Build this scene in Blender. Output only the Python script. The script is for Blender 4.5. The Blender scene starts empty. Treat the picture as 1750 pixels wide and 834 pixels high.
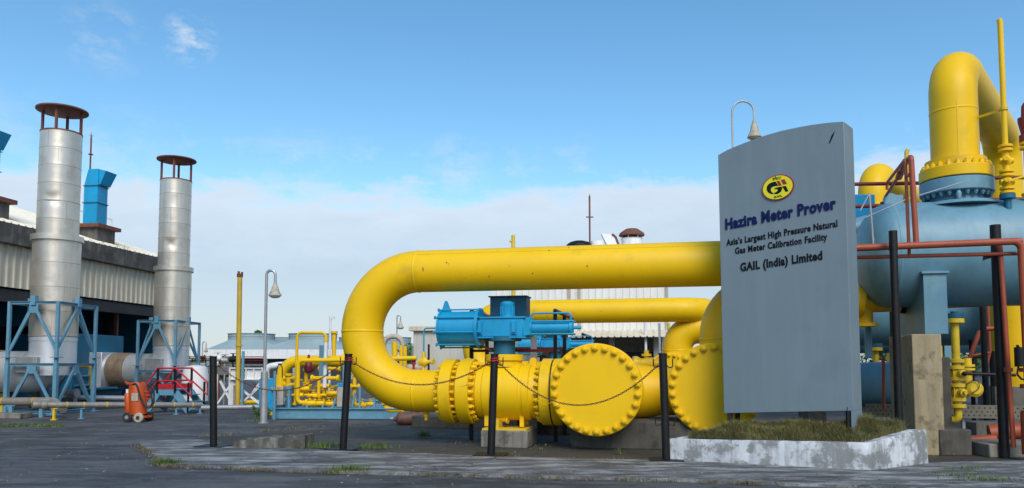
import bpy, math, random
from mathutils import Vector, Matrix
R = math.radians
rnd = random.Random(7)
scene = bpy.context.scene
col = scene.collection

# ---------------------------------------------------------------- camera, sky, sun, exposure
CAMH, FPX, PITCH, PPY = 1.4, 1300.0, R(3.7), 538.0
cam = bpy.data.cameras.new('camera'); camo = bpy.data.objects.new('camera', cam); col.objects.link(camo)
camo.location = (0, 0, CAMH); camo.rotation_euler = (R(90) + PITCH, 0, 0)
cam.sensor_width = 36; cam.lens = FPX / 1750 * 36; cam.shift_y = (PPY - 417) / 1750
cam.clip_start = 0.1; cam.clip_end = 5000
scene.camera = camo

SUN_AZ, SUN_EL = 11, 42            # degrees right of straight behind the camera, and up
sd = Vector((math.sin(R(SUN_AZ)) * math.cos(R(SUN_EL)), -math.cos(R(SUN_AZ)) * math.cos(R(SUN_EL)), math.sin(R(SUN_EL))))
sl = bpy.data.lights.new('sun', 'SUN'); sl.energy = 2.2; sl.angle = R(34); sl.color = (1.0, 0.93, 0.82)
so = bpy.data.objects.new('sun', sl); col.objects.link(so); so.location = (5, -10, 20)
so.rotation_euler = sd.to_track_quat('Z', 'Y').to_euler()

world = bpy.data.worlds.new('World'); scene.world = world; world.use_nodes = True
SKY_STRENGTH = 0.10
def build_sky():
    nt = world.node_tree; nt.nodes.clear(); L = nt.links.new
    def N(t, **k):
        n = nt.nodes.new(t)
        for a, b in k.items(): setattr(n, a, b)
        return n
    def M(op, a, b=None, c=None, clamp=False):
        n = N('ShaderNodeMath', operation=op, use_clamp=clamp)
        for i, v in enumerate((a, b, c)):
            if v is None: continue
            if isinstance(v, (int, float)): n.inputs[i].default_value = v
            else: L(v, n.inputs[i])
        return n.outputs[0]
    out = N('ShaderNodeOutputWorld'); bg = N('ShaderNodeBackground'); bg.inputs['Strength'].default_value = SKY_STRENGTH
    L(bg.outputs[0], out.inputs[0])
    sky = N('ShaderNodeTexSky', sky_type='NISHITA'); sky.sun_disc = False
    sky.sun_elevation = R(SUN_EL); sky.sun_rotation = math.atan2(sd.x, sd.y)
    sky.air_density = 1.0; sky.dust_density = 0.6; sky.ozone_density = 1.6; sky.altitude = 0
    hs = N('ShaderNodeHueSaturation'); hs.inputs['Saturation'].default_value = 1.22; hs.inputs['Value'].default_value = 1.50
    hs.inputs['Hue'].default_value = 0.490
    L(sky.outputs[0], hs.inputs['Color'])
    tc = N('ShaderNodeTexCoord'); sep = N('ShaderNodeSeparateXYZ'); L(tc.outputs['Generated'], sep.inputs[0])
    X, Y, Z = sep.outputs
    mp = N('ShaderNodeMapping'); mp.inputs['Scale'].default_value = (9, 9, 34); L(tc.outputs['Generated'], mp.inputs[0])
    n1 = N('ShaderNodeTexNoise'); n1.inputs['Scale'].default_value = 1.0; n1.inputs['Detail'].default_value = 7; n1.inputs['Roughness'].default_value = .62
    L(mp.outputs[0], n1.inputs['Vector'])
    mp2 = N('ShaderNodeMapping'); mp2.inputs['Scale'].default_value = (16, 16, 30); mp2.inputs['Location'].default_value = (3.1, 1.7, .4); L(tc.outputs['Generated'], mp2.inputs[0])
    n2 = N('ShaderNodeTexNoise'); n2.inputs['Scale'].default_value = 1.0; n2.inputs['Detail'].default_value = 9; n2.inputs['Roughness'].default_value = .68
    L(mp2.outputs[0], n2.inputs['Vector'])
    # low bank of pale cloud with a soft ragged top
    edge = M('ADD', M('MULTIPLY_ADD', X, .03, .228), M('MULTIPLY', M('ADD', M('SUBTRACT', n1.outputs[0], .5), M('MULTIPLY', M('SUBTRACT', n2.outputs[0], .5), .6)), .085))
    d = M('SUBTRACT', edge, Z)
    bank = M('MULTIPLY', M('MULTIPLY_ADD', d, 42, .2, clamp=True), .82)
    # thin streaks over it
    streak = M('MULTIPLY', M('MULTIPLY_ADD', n2.outputs[0], 4.0, -2.12, clamp=True), M('MULTIPLY_ADD', M('ABSOLUTE', M('SUBTRACT', Z, .24)), -16, 1, clamp=True))
    streak = M('MULTIPLY', streak, .5)
    def blob(dx, dy, dz, r, a):
        v = N('ShaderNodeVectorMath', operation='DISTANCE'); L(tc.outputs['Generated'], v.inputs[0])
        q = Vector((dx, dy, dz)).normalized(); v.inputs[1].default_value = q
        f = M('MULTIPLY_ADD', v.outputs['Value'], -1 / r, 1, clamp=True)
        g = M('MULTIPLY_ADD', M('SUBTRACT', n2.outputs[0], .43), 5.5, 0, clamp=True)
        return M('MULTIPLY', M('MULTIPLY', M('POWER', f, .8), g), a)
    tot = M('MAXIMUM', bank, streak)
    for b in ((-.435, 1, .437, .034, 1.0), (-.55, 1, .44, .05, .35), (-.533, 1, .46, .022, .5), (-.07, 1, .262, .05, .45), (-.29, 1, .265, .06, .35), (-.70, 1, .25, .12, .3), (-.55, 1, .25, .10, .3)):
        tot = M('MAXIMUM', tot, blob(*b))
    tot = M('MINIMUM', tot, .9)
    mix = N('ShaderNodeMix', data_type='RGBA'); L(tot, mix.inputs[0]); L(hs.outputs[0], mix.inputs[6])
    # cloud brightness: brightest along the top edge of the bank, greyer towards the horizon
    ramp = N('ShaderNodeMix', data_type='RGBA'); L(M('MULTIPLY_ADD', d, -9.0, 1, clamp=True), ramp.inputs[0])
    ramp.inputs[6].default_value = (4.05, 4.65, 5.4, 1); ramp.inputs[7].default_value = (5.9, 6.35, 6.9, 1)
    L(ramp.outputs[2], mix.inputs[7]); L(mix.outputs[2], bg.inputs['Color'])
build_sky()
scene.view_settings.view_transform = 'Standard'; scene.view_settings.look = 'None'
scene.view_settings.gamma = 1; scene.view_settings.use_curve_mapping = False
scene.view_settings.exposure = 0.38
scene.render.engine = 'CYCLES'

# ---------------------------------------------------------------- measuring helpers
CP, SP = math.cos(PITCH), math.sin(PITCH)
def ray(px, py):
    xr, yr = (px - 875) / FPX, (PPY - py) / FPX
    return Vector((xr, CP - yr * SP, SP + yr * CP))
def at(px, py, Y):
    d = ray(px, py); return Vector((0, 0, CAMH)) + d * (Y / d.y)
def gp(px, py, z=0.0):
    d = ray(px, py); return Vector((0, 0, CAMH)) + d * ((z - CAMH) / d.z)
def onplane(px, py, p0, n):
    d = ray(px, py); o = Vector((0, 0, CAMH)); return o + d * ((p0 - o).dot(n) / d.dot(n))
def frame(x, y, deg): return Matrix.Translation((x, y, 0)) @ Matrix.Rotation(R(deg), 4, 'Z')
def a_of(px, M, b, z):
    """coordinate along a frame's first axis that is seen at column px"""
    k = (px - 875) / FPX; o = M @ Vector((0, b, z)); u = M.to_3x3() @ Vector((1, 0, 0))
    g = lambda v: v.x - k * (v.y * CP + (v.z - CAMH) * SP)
    du = u.x - k * u.y * CP
    return -g(o) / du
def z_of(py, Y, px=875): return at(px, py, Y).z

# ---------------------------------------------------------------- mesh helper
def fillet(pts, r, n=8):
    P = [Vector(p) for p in pts]; out = [P[0]]
    rr = r if isinstance(r, (list, tuple)) else [r] * (len(P) - 2)
    for i in range(1, len(P) - 1):
        a, b, c = P[i-1], P[i], P[i+1]; d1 = (a - b).normalized(); d2 = (c - b).normalized()
        ang = d1.angle(d2)
        if ang > 3.1 or rr[i-1] <= 0: out.append(b); continue
        t = rr[i-1] / math.tan(ang / 2); bis = (d1 + d2).normalized(); ctr = b + bis * (rr[i-1] / math.sin(ang / 2))
        s, e = b + d1 * t - ctr, b + d2 * t - ctr; tot = s.angle(e); ax = s.cross(e).normalized()
        m = max(2, int(n * tot / (math.pi / 2) + .5))
        for k in range(m + 1): out.append(ctr + Matrix.Rotation(tot * k / m, 3, ax) @ s)
    out.append(P[-1]); return out

class MB:
    def __init__(s): s.v = []; s.f = []
    def add(s, vs, fs):
        o = len(s.v); s.v += [Vector(v) for v in vs]; s.f += [tuple(i + o for i in f) for f in fs]; return s
    def box(s, x0, x1, y0, y1, z0, z1, M=None):
        vs = [Vector((x, y, z)) for z in (z0, z1) for y in (y0, y1) for x in (x0, x1)]
        if M: vs = [M @ v for v in vs]
        return s.add(vs, [(0,2,3,1), (4,5,7,6), (0,1,5,4), (2,6,7,3), (0,4,6,2), (1,3,7,5)])
    def bar(s, p, q, w, h=None, up=(0, 0, 1)):
        p, q = Vector(p), Vector(q); h = h or w; d = (q - p).normalized(); up = Vector(up)
        if abs(d.dot(up)) > .98: up = Vector((0, 1, 0)) if abs(d.y) < .9 else Vector((1, 0, 0))
        x = d.cross(up).normalized() * (w / 2); y = x.cross(d).normalized() * (h / 2)
        vs = [p - x - y, p + x - y, p + x + y, p - x + y, q - x - y, q + x - y, q + x + y, q - x + y]
        return s.add(vs, [(0,3,2,1), (4,5,6,7), (0,1,5,4), (1,2,6,5), (2,3,7,6), (3,0,4,7)])
    def tube(s, pts, r, n=16, cap=True, closed=False):
        P = [Vector(p) for p in pts]; m = len(P); o = len(s.v)
        rr = r if isinstance(r, (list, tuple)) else [r] * m
        T = []
        for i in range(m):
            a = P[(i - 1) % m] if closed else P[max(i - 1, 0)]; b = P[(i + 1) % m] if closed else P[min(i + 1, m - 1)]
            T.append((b - a).normalized())
        nrm = T[0].orthogonal().normalized()
        if abs(T[0].z) < .9: nrm = (Vector((0, 0, 1)) - T[0] * T[0].z).normalized()
        for i in range(m):
            if i:
                ax = T[i-1].cross(T[i])
                if ax.length > 1e-7: nrm = Matrix.Rotation(T[i-1].angle(T[i]), 3, ax.normalized()) @ nrm
                nrm = (nrm - T[i] * nrm.dot(T[i])).normalized()
            bn = T[i].cross(nrm)
            for k in range(n):
                t = 2 * math.pi * k / n; s.v.append(P[i] + (nrm * math.cos(t) + bn * math.sin(t)) * rr[i])
        for i in range(m if closed else m - 1):
            j = (i + 1) % m
            for k in range(n):
                l = (k + 1) % n; s.f.append((o + i*n + k, o + i*n + l, o + j*n + l, o + j*n + k))
        if cap and not closed:
            s.f.append(tuple(o + k for k in range(n))[::-1]); s.f.append(tuple(o + (m-1)*n + k for k in range(n)))
        return s
    def lathe(s, prof, o, ax, n=32):
        """prof: (distance along axis, radius)"""
        o, ax = Vector(o), Vector(ax).normalized()
        x = ax.orthogonal().normalized()
        if abs(ax.z) < .9: x = (Vector((0, 0, 1)) - ax * ax.z).normalized()
        y = ax.cross(x); b = len(s.v)
        for t, r in prof:
            for k in range(n):
                q = 2 * math.pi * k / n; s.v.append(o + ax * t + (x * math.cos(q) + y * math.sin(q)) * max(r, 1e-4))
        for i in range(len(prof) - 1):
            for k in range(n):
                l = (k + 1) % n; s.f.append((b + i*n + k, b + i*n + l, b + (i+1)*n + l, b + (i+1)*n + k))
        s.f.append(tuple(b + k for k in range(n))[::-1]); m = len(prof) - 1; s.f.append(tuple(b + m*n + k for k in range(n)))
        return s
    def prism(s, poly, vec):
        n = len(poly); poly = [Vector(p) for p in poly]; vec = Vector(vec)
        return s.add(poly + [p + vec for p in poly], [tuple(range(n))[::-1], tuple(range(n, 2*n))] + [(i, (i+1) % n, n + (i+1) % n, n + i) for i in range(n)])
    def sphere(s, c, r, n=16, m=10, sc=(1, 1, 1)):
        c = Vector(c); prof = []
        b = len(s.v)
        for i in range(m + 1):
            t = math.pi * i / m
            for k in range(n):
                q = 2 * math.pi * k / n
                s.v.append(c + Vector((r*sc[0]*max(math.sin(t), 1e-3)*math.cos(q), r*sc[1]*max(math.sin(t), 1e-3)*math.sin(q), -r*sc[2]*math.cos(t))))
        for i in range(m):
            for k in range(n):
                l = (k + 1) % n; s.f.append((b + i*n + k, b + i*n + l, b + (i+1)*n + l, b + (i+1)*n + k))
        return s
    def xf(s, M): s.v = [M @ v for v in s.v]; return s

ROOTM = {}
def rootm(o):
    while o and o.name not in ROOTM: o = o.parent
    return ROOTM[o.name] if o else Matrix.Identity(4)
def mesh_of(name, mb, mat, inv=None, sharp=35):
    me = bpy.data.meshes.new(name)
    vs = [inv @ v for v in mb.v] if inv else mb.v
    me.from_pydata([tuple(v) for v in vs], [], mb.f); me.validate(); 
    import bmesh
    bm = bmesh.new(); bm.from_mesh(me); bmesh.ops.recalc_face_normals(bm, faces=bm.faces); bm.to_mesh(me); bm.free()
    me.polygons.foreach_set('use_smooth', [True] * len(me.polygons)); me.set_sharp_from_angle(angle=R(sharp))
    if mat: me.materials.append(mat)
    me.update(); return me
def part(name, mb, mat, parent, bevel=0, local=False, label=None, kind=None, sharp=35):
    """a mesh (given in world space, or in its thing's own space) under its thing or part"""
    me = mesh_of(name, mb, mat, None if local or parent is None else rootm(parent).inverted(), sharp)
    o = bpy.data.objects.new(name, me); col.objects.link(o); o.parent = parent
    if bevel:
        b = o.modifiers.new('bevel', 'BEVEL'); b.width = bevel; b.segments = 2; b.limit_method = 'ANGLE'; b.angle_limit = R(40); b.harden_normals = False
    if label: o['label'] = label
    if kind: o['kind'] = kind
    return o
def inst(name, me, parent, M):
    o = bpy.data.objects.new(name, me); col.objects.link(o); o.parent = parent; o.matrix_basis = M; return o
def thing(name, label, cat, M=None, group=None):
    M = M or Matrix.Identity(4)
    o = bpy.data.objects.new(name, None); col.objects.link(o); o.empty_display_size = .1
    o.matrix_basis = M; ROOTM[o.name] = M.copy()
    o['label'] = label; o['category'] = cat
    if group: o['group'] = group
    return o
def solo(name, mb, mat, label, cat, group=None, bevel=0, sharp=35):
    """a thing that is one mesh (given in world space); origin at its base"""
    xs = [v.x for v in mb.v]; ys = [v.y for v in mb.v]; zs = [v.z for v in mb.v]
    M = Matrix.Translation(((min(xs)+max(xs))/2, (min(ys)+max(ys))/2, min(zs)))
    o = bpy.data.objects.new(name, mesh_of(name, mb, mat, M.inverted(), sharp)); col.objects.link(o); o.matrix_basis = M; ROOTM[o.name] = M.copy()
    o['label'] = label; o['category'] = cat
    if group: o['group'] = group
    if bevel:
        b = o.modifiers.new('bevel', 'BEVEL'); b.width = bevel; b.segments = 2; b.limit_method = 'ANGLE'; b.angle_limit = R(40)
    return o
def struct(name, mb, mat, kind='structure', bevel=0):
    o = bpy.data.objects.new(name, mesh_of(name, mb, mat)); col.objects.link(o); o['kind'] = kind; return o
def dup(root, M, label, group=None):
    """copy of a thing with its parts and sub-parts, moved by matrix M"""
    def cp(o, par):
        c = o.copy(); col.objects.link(c); c.parent = par
        for ch in o.children: cp(ch, c)
        return c
    r = cp(root, None); r.matrix_basis = M @ ROOTM[root.name]; ROOTM[r.name] = r.matrix_basis.copy()
    r['label'] = label
    if group: r['group'] = group; root['group'] = group
    return r

# ---------------------------------------------------------------- materials
def mat(name, c, rough=.5, metal=0, var=.12, vs=1.2, spots=0, spotc=(.05, .04, .03), ss=9, streak=0, streakc=(.05, .045, .04), bump=.0, bs=60, coat=0, spec=.5, fine=0.0, st=.56):
    m = bpy.data.materials.new(name); m.use_nodes = True; nt = m.node_tree; L = nt.links.new
    B = nt.nodes['Principled BSDF']; B.inputs['Metallic'].default_value = metal; B.inputs['Specular IOR Level'].default_value = spec
    if coat: B.inputs['Coat Weight'].default_value = coat; B.inputs['Coat Roughness'].default_value = .25
    geo = nt.nodes.new('ShaderNodeNewGeometry')
    def noise(scale, det=5, ro=.6, sc=None, off=0):
        n = nt.nodes.new('ShaderNodeTexNoise'); n.inputs['Scale'].default_value = scale; n.inputs['Detail'].default_value = det; n.inputs['Roughness'].default_value = ro
        mp = nt.nodes.new('ShaderNodeMapping'); mp.inputs['Scale'].default_value = sc or (1, 1, 1); mp.inputs['Location'].default_value = (off, off * .7, off * .3)
        L(geo.outputs['Position'], mp.inputs[0]); L(mp.outputs[0], n.inputs['Vector']); return n.outputs[0]
    def ramp(v, a, b):
        r = nt.nodes.new('ShaderNodeMapRange'); r.inputs[1].default_value = a; r.inputs[2].default_value = b; L(v, r.inputs[0]); return r.outputs[0]
    def mixc(f, a, b, blend='MIX'):
        x = nt.nodes.new('ShaderNodeMix'); x.data_type = 'RGBA'; x.blend_type = blend
        for i, q in ((0, f), (6, a), (7, b)):
            if hasattr(q, 'node'): L(q, x.inputs[i])
            elif isinstance(q, (int, float)): x.inputs[i].default_value = q
            else: x.inputs[i].default_value = (*q, 1)
        return x.outputs[2]
    lo = tuple(max(0, q * (1 - var)) for q in c); hi = tuple(min(1, q * (1 + var)) for q in c)
    colr = mixc(ramp(noise(vs), .3, .7), lo, hi)
    if fine: colr = mixc(ramp(noise(45, 3, .7), .3, .7), colr, mixc(1.0, colr, tuple(1 + fine * 0 - fine for _ in range(3)), 'MULTIPLY'))
    if streak:
        f = ramp(noise(1, 6, .7, (5, 5, .45), 3), .47, .66); f2 = nt.nodes.new('ShaderNodeMath'); f2.operation = 'MULTIPLY'; f2.inputs[1].default_value = streak; L(f, f2.inputs[0])
        colr = mixc(f2.outputs[0], colr, streakc)
    if spots:
        f = ramp(noise(ss, 6, .65, None, 8), st, st + .10); f2 = nt.nodes.new('ShaderNodeMath'); f2.operation = 'MULTIPLY'; f2.inputs[1].default_value = spots; L(f, f2.inputs[0])
        colr = mixc(f2.outputs[0], colr, spotc)
    L(colr, B.inputs['Base Color'])
    rv = nt.nodes.new('ShaderNodeMapRange'); rv.inputs[3].default_value = max(.03, rough - .1); rv.inputs[4].default_value = min(1, rough + .12); L(noise(vs * 4, 4, .6, None, 2), rv.inputs[0]); L(rv.outputs[0], B.inputs['Roughness'])
    if bump:
        bp = nt.nodes.new('ShaderNodeBump'); bp.inputs['Strength'].default_value = bump; bp.inputs['Distance'].default_value = .02
        L(noise(bs, 5, .7), bp.inputs['Height']); L(bp.outputs[0], B.inputs['Normal'])
    return m
Y_ = dict(rough=.46, var=.05, vs=.9, spots=.40, spotc=(.50, .33, .02), ss=1.7, st=.57, spec=.32, streak=.10, streakc=(.55, .40, .02), bump=.03, bs=5)
YELLOW = mat('yellow_paint', (.77, .475, .001), **Y_)
YELLOW2 = mat('yellow_paint_worn', (.66, .46, .02), rough=.5, var=.12, vs=3, spots=.5, spotc=(.35, .2, .03), ss=14)
CYAN = mat('bright_blue_paint', (.002, .28, .52), rough=.42, var=.10, vs=1.5, spots=.3, spotc=(.01, .12, .24), ss=7, streak=.15, streakc=(.02, .13, .2))
TEAL = mat('teal_paint', (.004, .115, .20), rough=.5, var=.15, vs=.8, streak=.4, streakc=(.02, .05, .07))
STEELB = mat('blue_grey_paint', (.105, .265, .37), rough=.5, var=.12, vs=3, spots=.4, spotc=(.12, .12, .11), ss=10, streak=.15, streakc=(.1, .13, .14))
VESSEL = mat('vessel_paint', (.13, .285, .37), rough=.45, var=.08, vs=.7, spots=.35, spotc=(.10, .17, .2), ss=2.5, streak=.3, streakc=(.08, .15, .19), bump=.03, bs=4)
ALU = mat('stack_cladding', (.62, .565, .48), rough=.36, metal=.72, var=.09, vs=1.0, spots=.30, spotc=(.34, .28, .20), ss=1.8, streak=.35, streakc=(.40, .35, .27), bump=.06, bs=2.2)
SEAM = mat('stack_seam', (.34, .28, .21), rough=.6, metal=.3, var=.2, vs=5)
ALU2 = mat('bright_cladding', (.70, .73, .76), rough=.36, metal=.6, var=.06, vs=1.5, bump=.10, bs=2, streak=.2, streakc=(.45, .45, .43))
LAG = mat('brown_lagging', (.20, .15, .10), rough=.8, var=.3, vs=4, bump=.2, bs=15)
GALV = mat('galvanised_steel', (.42, .43, .43), rough=.45, metal=.6, var=.15, vs=4, streak=.3, streakc=(.22, .18, .13))
RUST = mat('rusty_steel', (.16, .055, .035), rough=.75, var=.35, vs=5, spots=.5, spotc=(.05, .03, .025), ss=9, bump=.1, bs=40)
BROWN = mat('brown_rail_paint', (.19, .075, .05), rough=.55, var=.25, vs=6)
BLACK = mat('black_paint', (.005, .0055, .0065), rough=.5, spec=.35, var=.3, vs=8, spots=.4, spotc=(.03, .027, .025), ss=22)
RUBBER = mat('black_rubber', (.02, .02, .02), rough=.7, var=.3, vs=10)
CONC = mat('stained_concrete', (.21, .195, .165), rough=.88, var=.22, vs=2, spots=.8, spotc=(.05, .047, .04), ss=2.6, streak=.75, streakc=(.05, .048, .042), bump=.25, bs=25)
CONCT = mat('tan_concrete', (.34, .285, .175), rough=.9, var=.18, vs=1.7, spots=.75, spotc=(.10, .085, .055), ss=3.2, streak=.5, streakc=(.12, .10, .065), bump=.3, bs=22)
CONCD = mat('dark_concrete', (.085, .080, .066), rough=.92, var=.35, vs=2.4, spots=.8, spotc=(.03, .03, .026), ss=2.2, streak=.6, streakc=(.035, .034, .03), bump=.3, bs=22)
BEAM = mat('weathered_concrete', (.095, .09, .078), rough=.92, var=.35, vs=1.4, spots=.55, spotc=(.035, .033, .03), ss=1.3, st=.48, streak=.6, streakc=(.21, .20, .18), bump=.25, bs=12)
WHITEW = mat('whitewash', (.47, .505, .53), rough=.88, var=.2, vs=3.5, spots=.75, spotc=(.12, .125, .12), ss=4.5, st=.47, streak=.75, streakc=(.13, .14, .14), bump=.3, bs=25)
WHITE = mat('white_paint', (.70, .71, .70), rough=.5, var=.08, vs=2, streak=.3, streakc=(.4, .37, .32))
ROOFC = mat('roof_sheeting', (.74, .70, .58), rough=.5, var=.08, vs=.8, streak=.3, streakc=(.45, .38, .26))
TRAYM = mat('dull_tray', (.15, .145, .115), rough=.6, metal=.3, var=.2, vs=4)
OCHRE = mat('faded_yellow_paint', (.50, .33, .025), rough=.5, var=.15, vs=2, streak=.4, streakc=(.3, .2, .04))
LAGG = mat('dull_lagging', (.33, .30, .255), rough=.45, metal=.5, var=.2, vs=4, streak=.3, streakc=(.2, .16, .12))
CREAM = mat('cream_sheeting', (.60, .545, .42), rough=.5, var=.08, vs=.8, streak=.4, streakc=(.33, .27, .18))
WHITESH = mat('white_sheeting', (.74, .73, .68), rough=.5, var=.05, vs=.8, streak=.2, streakc=(.5, .46, .38))
BEIGE = mat('beige_panel', (.50, .485, .43), rough=.6, var=.07, vs=.8, streak=.25, streakc=(.3, .28, .24))
TAN = mat('tan_box', (.40, .36, .30), rough=.6, var=.15, vs=6, streak=.3, streakc=(.2, .16, .12))
ORANGE = mat('orange_red_paint', (.46, .068, .008), rough=.45, var=.15, vs=5, spots=.4, spotc=(.2, .04, .015), ss=12)
REDPIPE = mat('red_oxide_paint', (.31, .062, .024), rough=.5, var=.15, vs=3, spots=.4, spotc=(.15, .04, .02), ss=10)
REDRAIL = mat('red_rail_paint', (.42, .012, .022), rough=.45, var=.2, vs=5)
MAROON = mat('maroon_paint', (.15, .012, .02), rough=.5, var=.2, vs=5)
SIGN = mat('sign_grey_paint', (.160, .218, .250), rough=.5, var=.05, vs=.6, spots=.2, spotc=(.12, .16, .18), ss=1.5, st=.54, streak=.22, streakc=(.24, .29, .32), bump=.04, bs=120)
NAVY = mat('navy_letter', (.003, .008, .075), rough=.5, spec=.25, var=.1)
INK = mat('black_letter', (.003, .003, .004), rough=.5, spec=.25, var=.1)
EMBY = mat('emblem_yellow', (.72, .68, .005), rough=.35, var=.04)
EMBR = mat('emblem_red', (.30, .010, .012), rough=.4, var=.1)
DARKIN = mat('dark_interior', (.035, .036, .04), rough=.9, var=.3, vs=1)  # near-black base puts the shade of the bays into the colour
LAMPC = mat('cream_lamp', (.40, .36, .28), rough=.6, var=.25, vs=8, spots=.5, spotc=(.12, .08, .05), ss=15)
COOLB = mat('cooling_tower_blue', (.26, .345, .36), rough=.7, var=.1, vs=.4, streak=.3, streakc=(.2, .25, .26))
CHAINM = mat('rusty_chain', (.10, .032, .022), rough=.7, var=.4, vs=20)
GREENL = mat('leaf_green', (.06, .12, .025), rough=.6, var=.4, vs=1.5)
BARK = mat('bark', (.10, .08, .06), rough=.9, var=.3, vs=4)
GRASSG = mat('green_grass', (.085, .14, .025), rough=.7, var=.35, vs=3)
DRYW = mat('dry_weed', (.15, .125, .065), rough=.8, var=.35, vs=3)
KERB = mat('kerb_concrete', (.085, .082, .072), rough=.95, var=.35, vs=3, spots=.6, spotc=(.03, .03, .027), ss=3, st=.5, streak=.8, streakc=(.30, .29, .27), bump=.4, bs=20)
RAILB = mat('worn_rail', (.23, .10, .075), rough=.6, var=.25, vs=6)
GRASSD = mat('dry_grass', (.205, .19, .07), rough=.8, var=.35, vs=2.2, spots=.8, spotc=(.07, .10, .022), ss=2.0)
GLASS = mat('lamp_glass', (.5, .5, .48), rough=.2, var=.05)
# ---------------------------------------------------------------- ground surfaces
def ground_mat(name, c1, c2, c3, sc, bumpy, patch=.5, crack=False, stains=None):
    m = bpy.data.materials.new(name); m.use_nodes = True; nt = m.node_tree; L = nt.links.new; B = nt.nodes['Principled BSDF']
    geo = nt.nodes.new('ShaderNodeNewGeometry')
    def noise(s, d=6, r=.65, scale=(1, 1, 1)):
        mp = nt.nodes.new('ShaderNodeMapping'); mp.inputs['Scale'].default_value = scale; L(geo.outputs['Position'], mp.inputs[0])
        n = nt.nodes.new('ShaderNodeTexNoise'); n.inputs['Scale'].default_value = s; n.inputs['Detail'].default_value = d; n.inputs['Roughness'].default_value = r; L(mp.outputs[0], n.inputs['Vector']); return n.outputs[0]
    def rng(v, a, b, c=0, d=1):
        r = nt.nodes.new('ShaderNodeMapRange'); r.inputs[1].default_value = a; r.inputs[2].default_value = b; r.inputs[3].default_value = c; r.inputs[4].default_value = d; L(v, r.inputs[0]); return r.outputs[0]
    def mix(f, a, b):
        x = nt.nodes.new('ShaderNodeMix'); x.data_type = 'RGBA'
        for i, q in ((0, f), (6, a), (7, b)):
            if hasattr(q, 'node'): L(q, x.inputs[i])
            elif isinstance(q, (int, float)): x.inputs[i].default_value = q
            else: x.inputs[i].default_value = (*q, 1)
        return x.outputs[2]
    c = mix(rng(noise(.35 * sc, 7, .62, (1, 1.8, 1)), .42, .58), c1, c2)
    c = mix(rng(noise(1.3 * sc, 9, .74, (.6, 2.0, 1)), .47, .61, 0, patch), c, c3)
    c = mix(rng(noise(60, 4, .8), .35, .75, 0, .55), c, tuple(q * .45 for q in c1))
    c = mix(rng(noise(110, 2, .8), .60, .75, 0, .5), c, tuple(min(1, q * 2.1) for q in c2))
    if stains: c = mix(rng(noise(.9, 7, .7, (1, 2.5, 1)), .52, .64, 0, .8), c, stains)
    if crack:
        v = nt.nodes.new('ShaderNodeTexVoronoi'); v.feature = 'DISTANCE_TO_EDGE'; v.inputs['Scale'].default_value = .55
        w = nt.nodes.new('ShaderNodeMix'); w.data_type = 'VECTOR'; w.inputs[0].default_value = .25; L(geo.outputs['Position'], w.inputs[4])
        nn = nt.nodes.new('ShaderNodeTexNoise'); nn.inputs['Scale'].default_value = 1.2; nn.inputs['Detail'].default_value = 6; L(geo.outputs['Position'], nn.inputs['Vector'])
        sc2 = nt.nodes.new('ShaderNodeVectorMath'); sc2.operation = 'SCALE'; sc2.inputs['Scale'].default_value = 6; L(nn.outputs['Color'], sc2.inputs[0]); L(sc2.outputs[0], w.inputs[5])
        L(w.outputs[1], v.inputs['Vector']); c = mix(rng(v.outputs['Distance'], .0, .012, .75, 0), c, tuple(q * .3 for q in c1))
    L(c, B.inputs['Base Color']); L(rng(noise(2, 5), .3, .7, .62, .92), B.inputs['Roughness'])
    bp = nt.nodes.new('ShaderNodeBump'); bp.inputs['Strength'].default_value = bumpy; bp.inputs['Distance'].default_value = .02; L(noise(45, 8, .8), bp.inputs['Height']); L(bp.outputs[0], B.inputs['Normal'])
    return m
ASPH = ground_mat('asphalt', (.034, .038, .043), (.078, .083, .088), (.15, .152, .15), 1, .6, .75, crack=True)
SLAB = ground_mat('old_concrete', (.075, .078, .080), (.140, .145, .146), (.42, .43, .43), 1.6, .6, .9, crack=True, stains=(.05, .048, .042))
SOIL = ground_mat('gravelly_ground', (.045, .042, .034), (.070, .063, .048), (.05, .052, .030), 1.4, .6, .6, stains=(.036, .036, .034))
def flat(name, poly, z, m, kind='structure'):
    b = MB(); b.add([(p.x, p.y, z) for p in poly], [tuple(range(len(poly)))]); return struct(name, b, m, kind)
g = MB(); g.add([(-700, -60, 0), (700, -60, 0), (700, 900, 0), (-700, 900, 0)], [(0, 1, 2, 3)]); struct('ground', g, ASPH)
def ragged(pts, amp, step=.25, seed=1):
    r = random.Random(seed); out = []
    for i in range(len(pts)):
        a, b = pts[i], pts[(i + 1) % len(pts)]; n = max(1, int((b - a).length / step)) if (b - a).length < 40 else 1
        for k in range(n):
            p = a.lerp(b, k / n); out.append(Vector((p.x + r.uniform(-amp, amp), p.y + r.uniform(-amp, amp), 0)))
    return out
# plant yard beyond the pavement: gravelly, dark, slightly mossy
yard = [gp(395, 763), gp(560, 771), gp(840, 782), gp(1140, 790), gp(1450, 800), Vector((9, 10.4, 0)), Vector((30, 10.4, 0)), Vector((30, 17, 0)), gp(900, 722), gp(640, 728), gp(500, 738), gp(360, 748)]
flat('yard', ragged(yard, .05, .3, 3), .004, SOIL)
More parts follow.
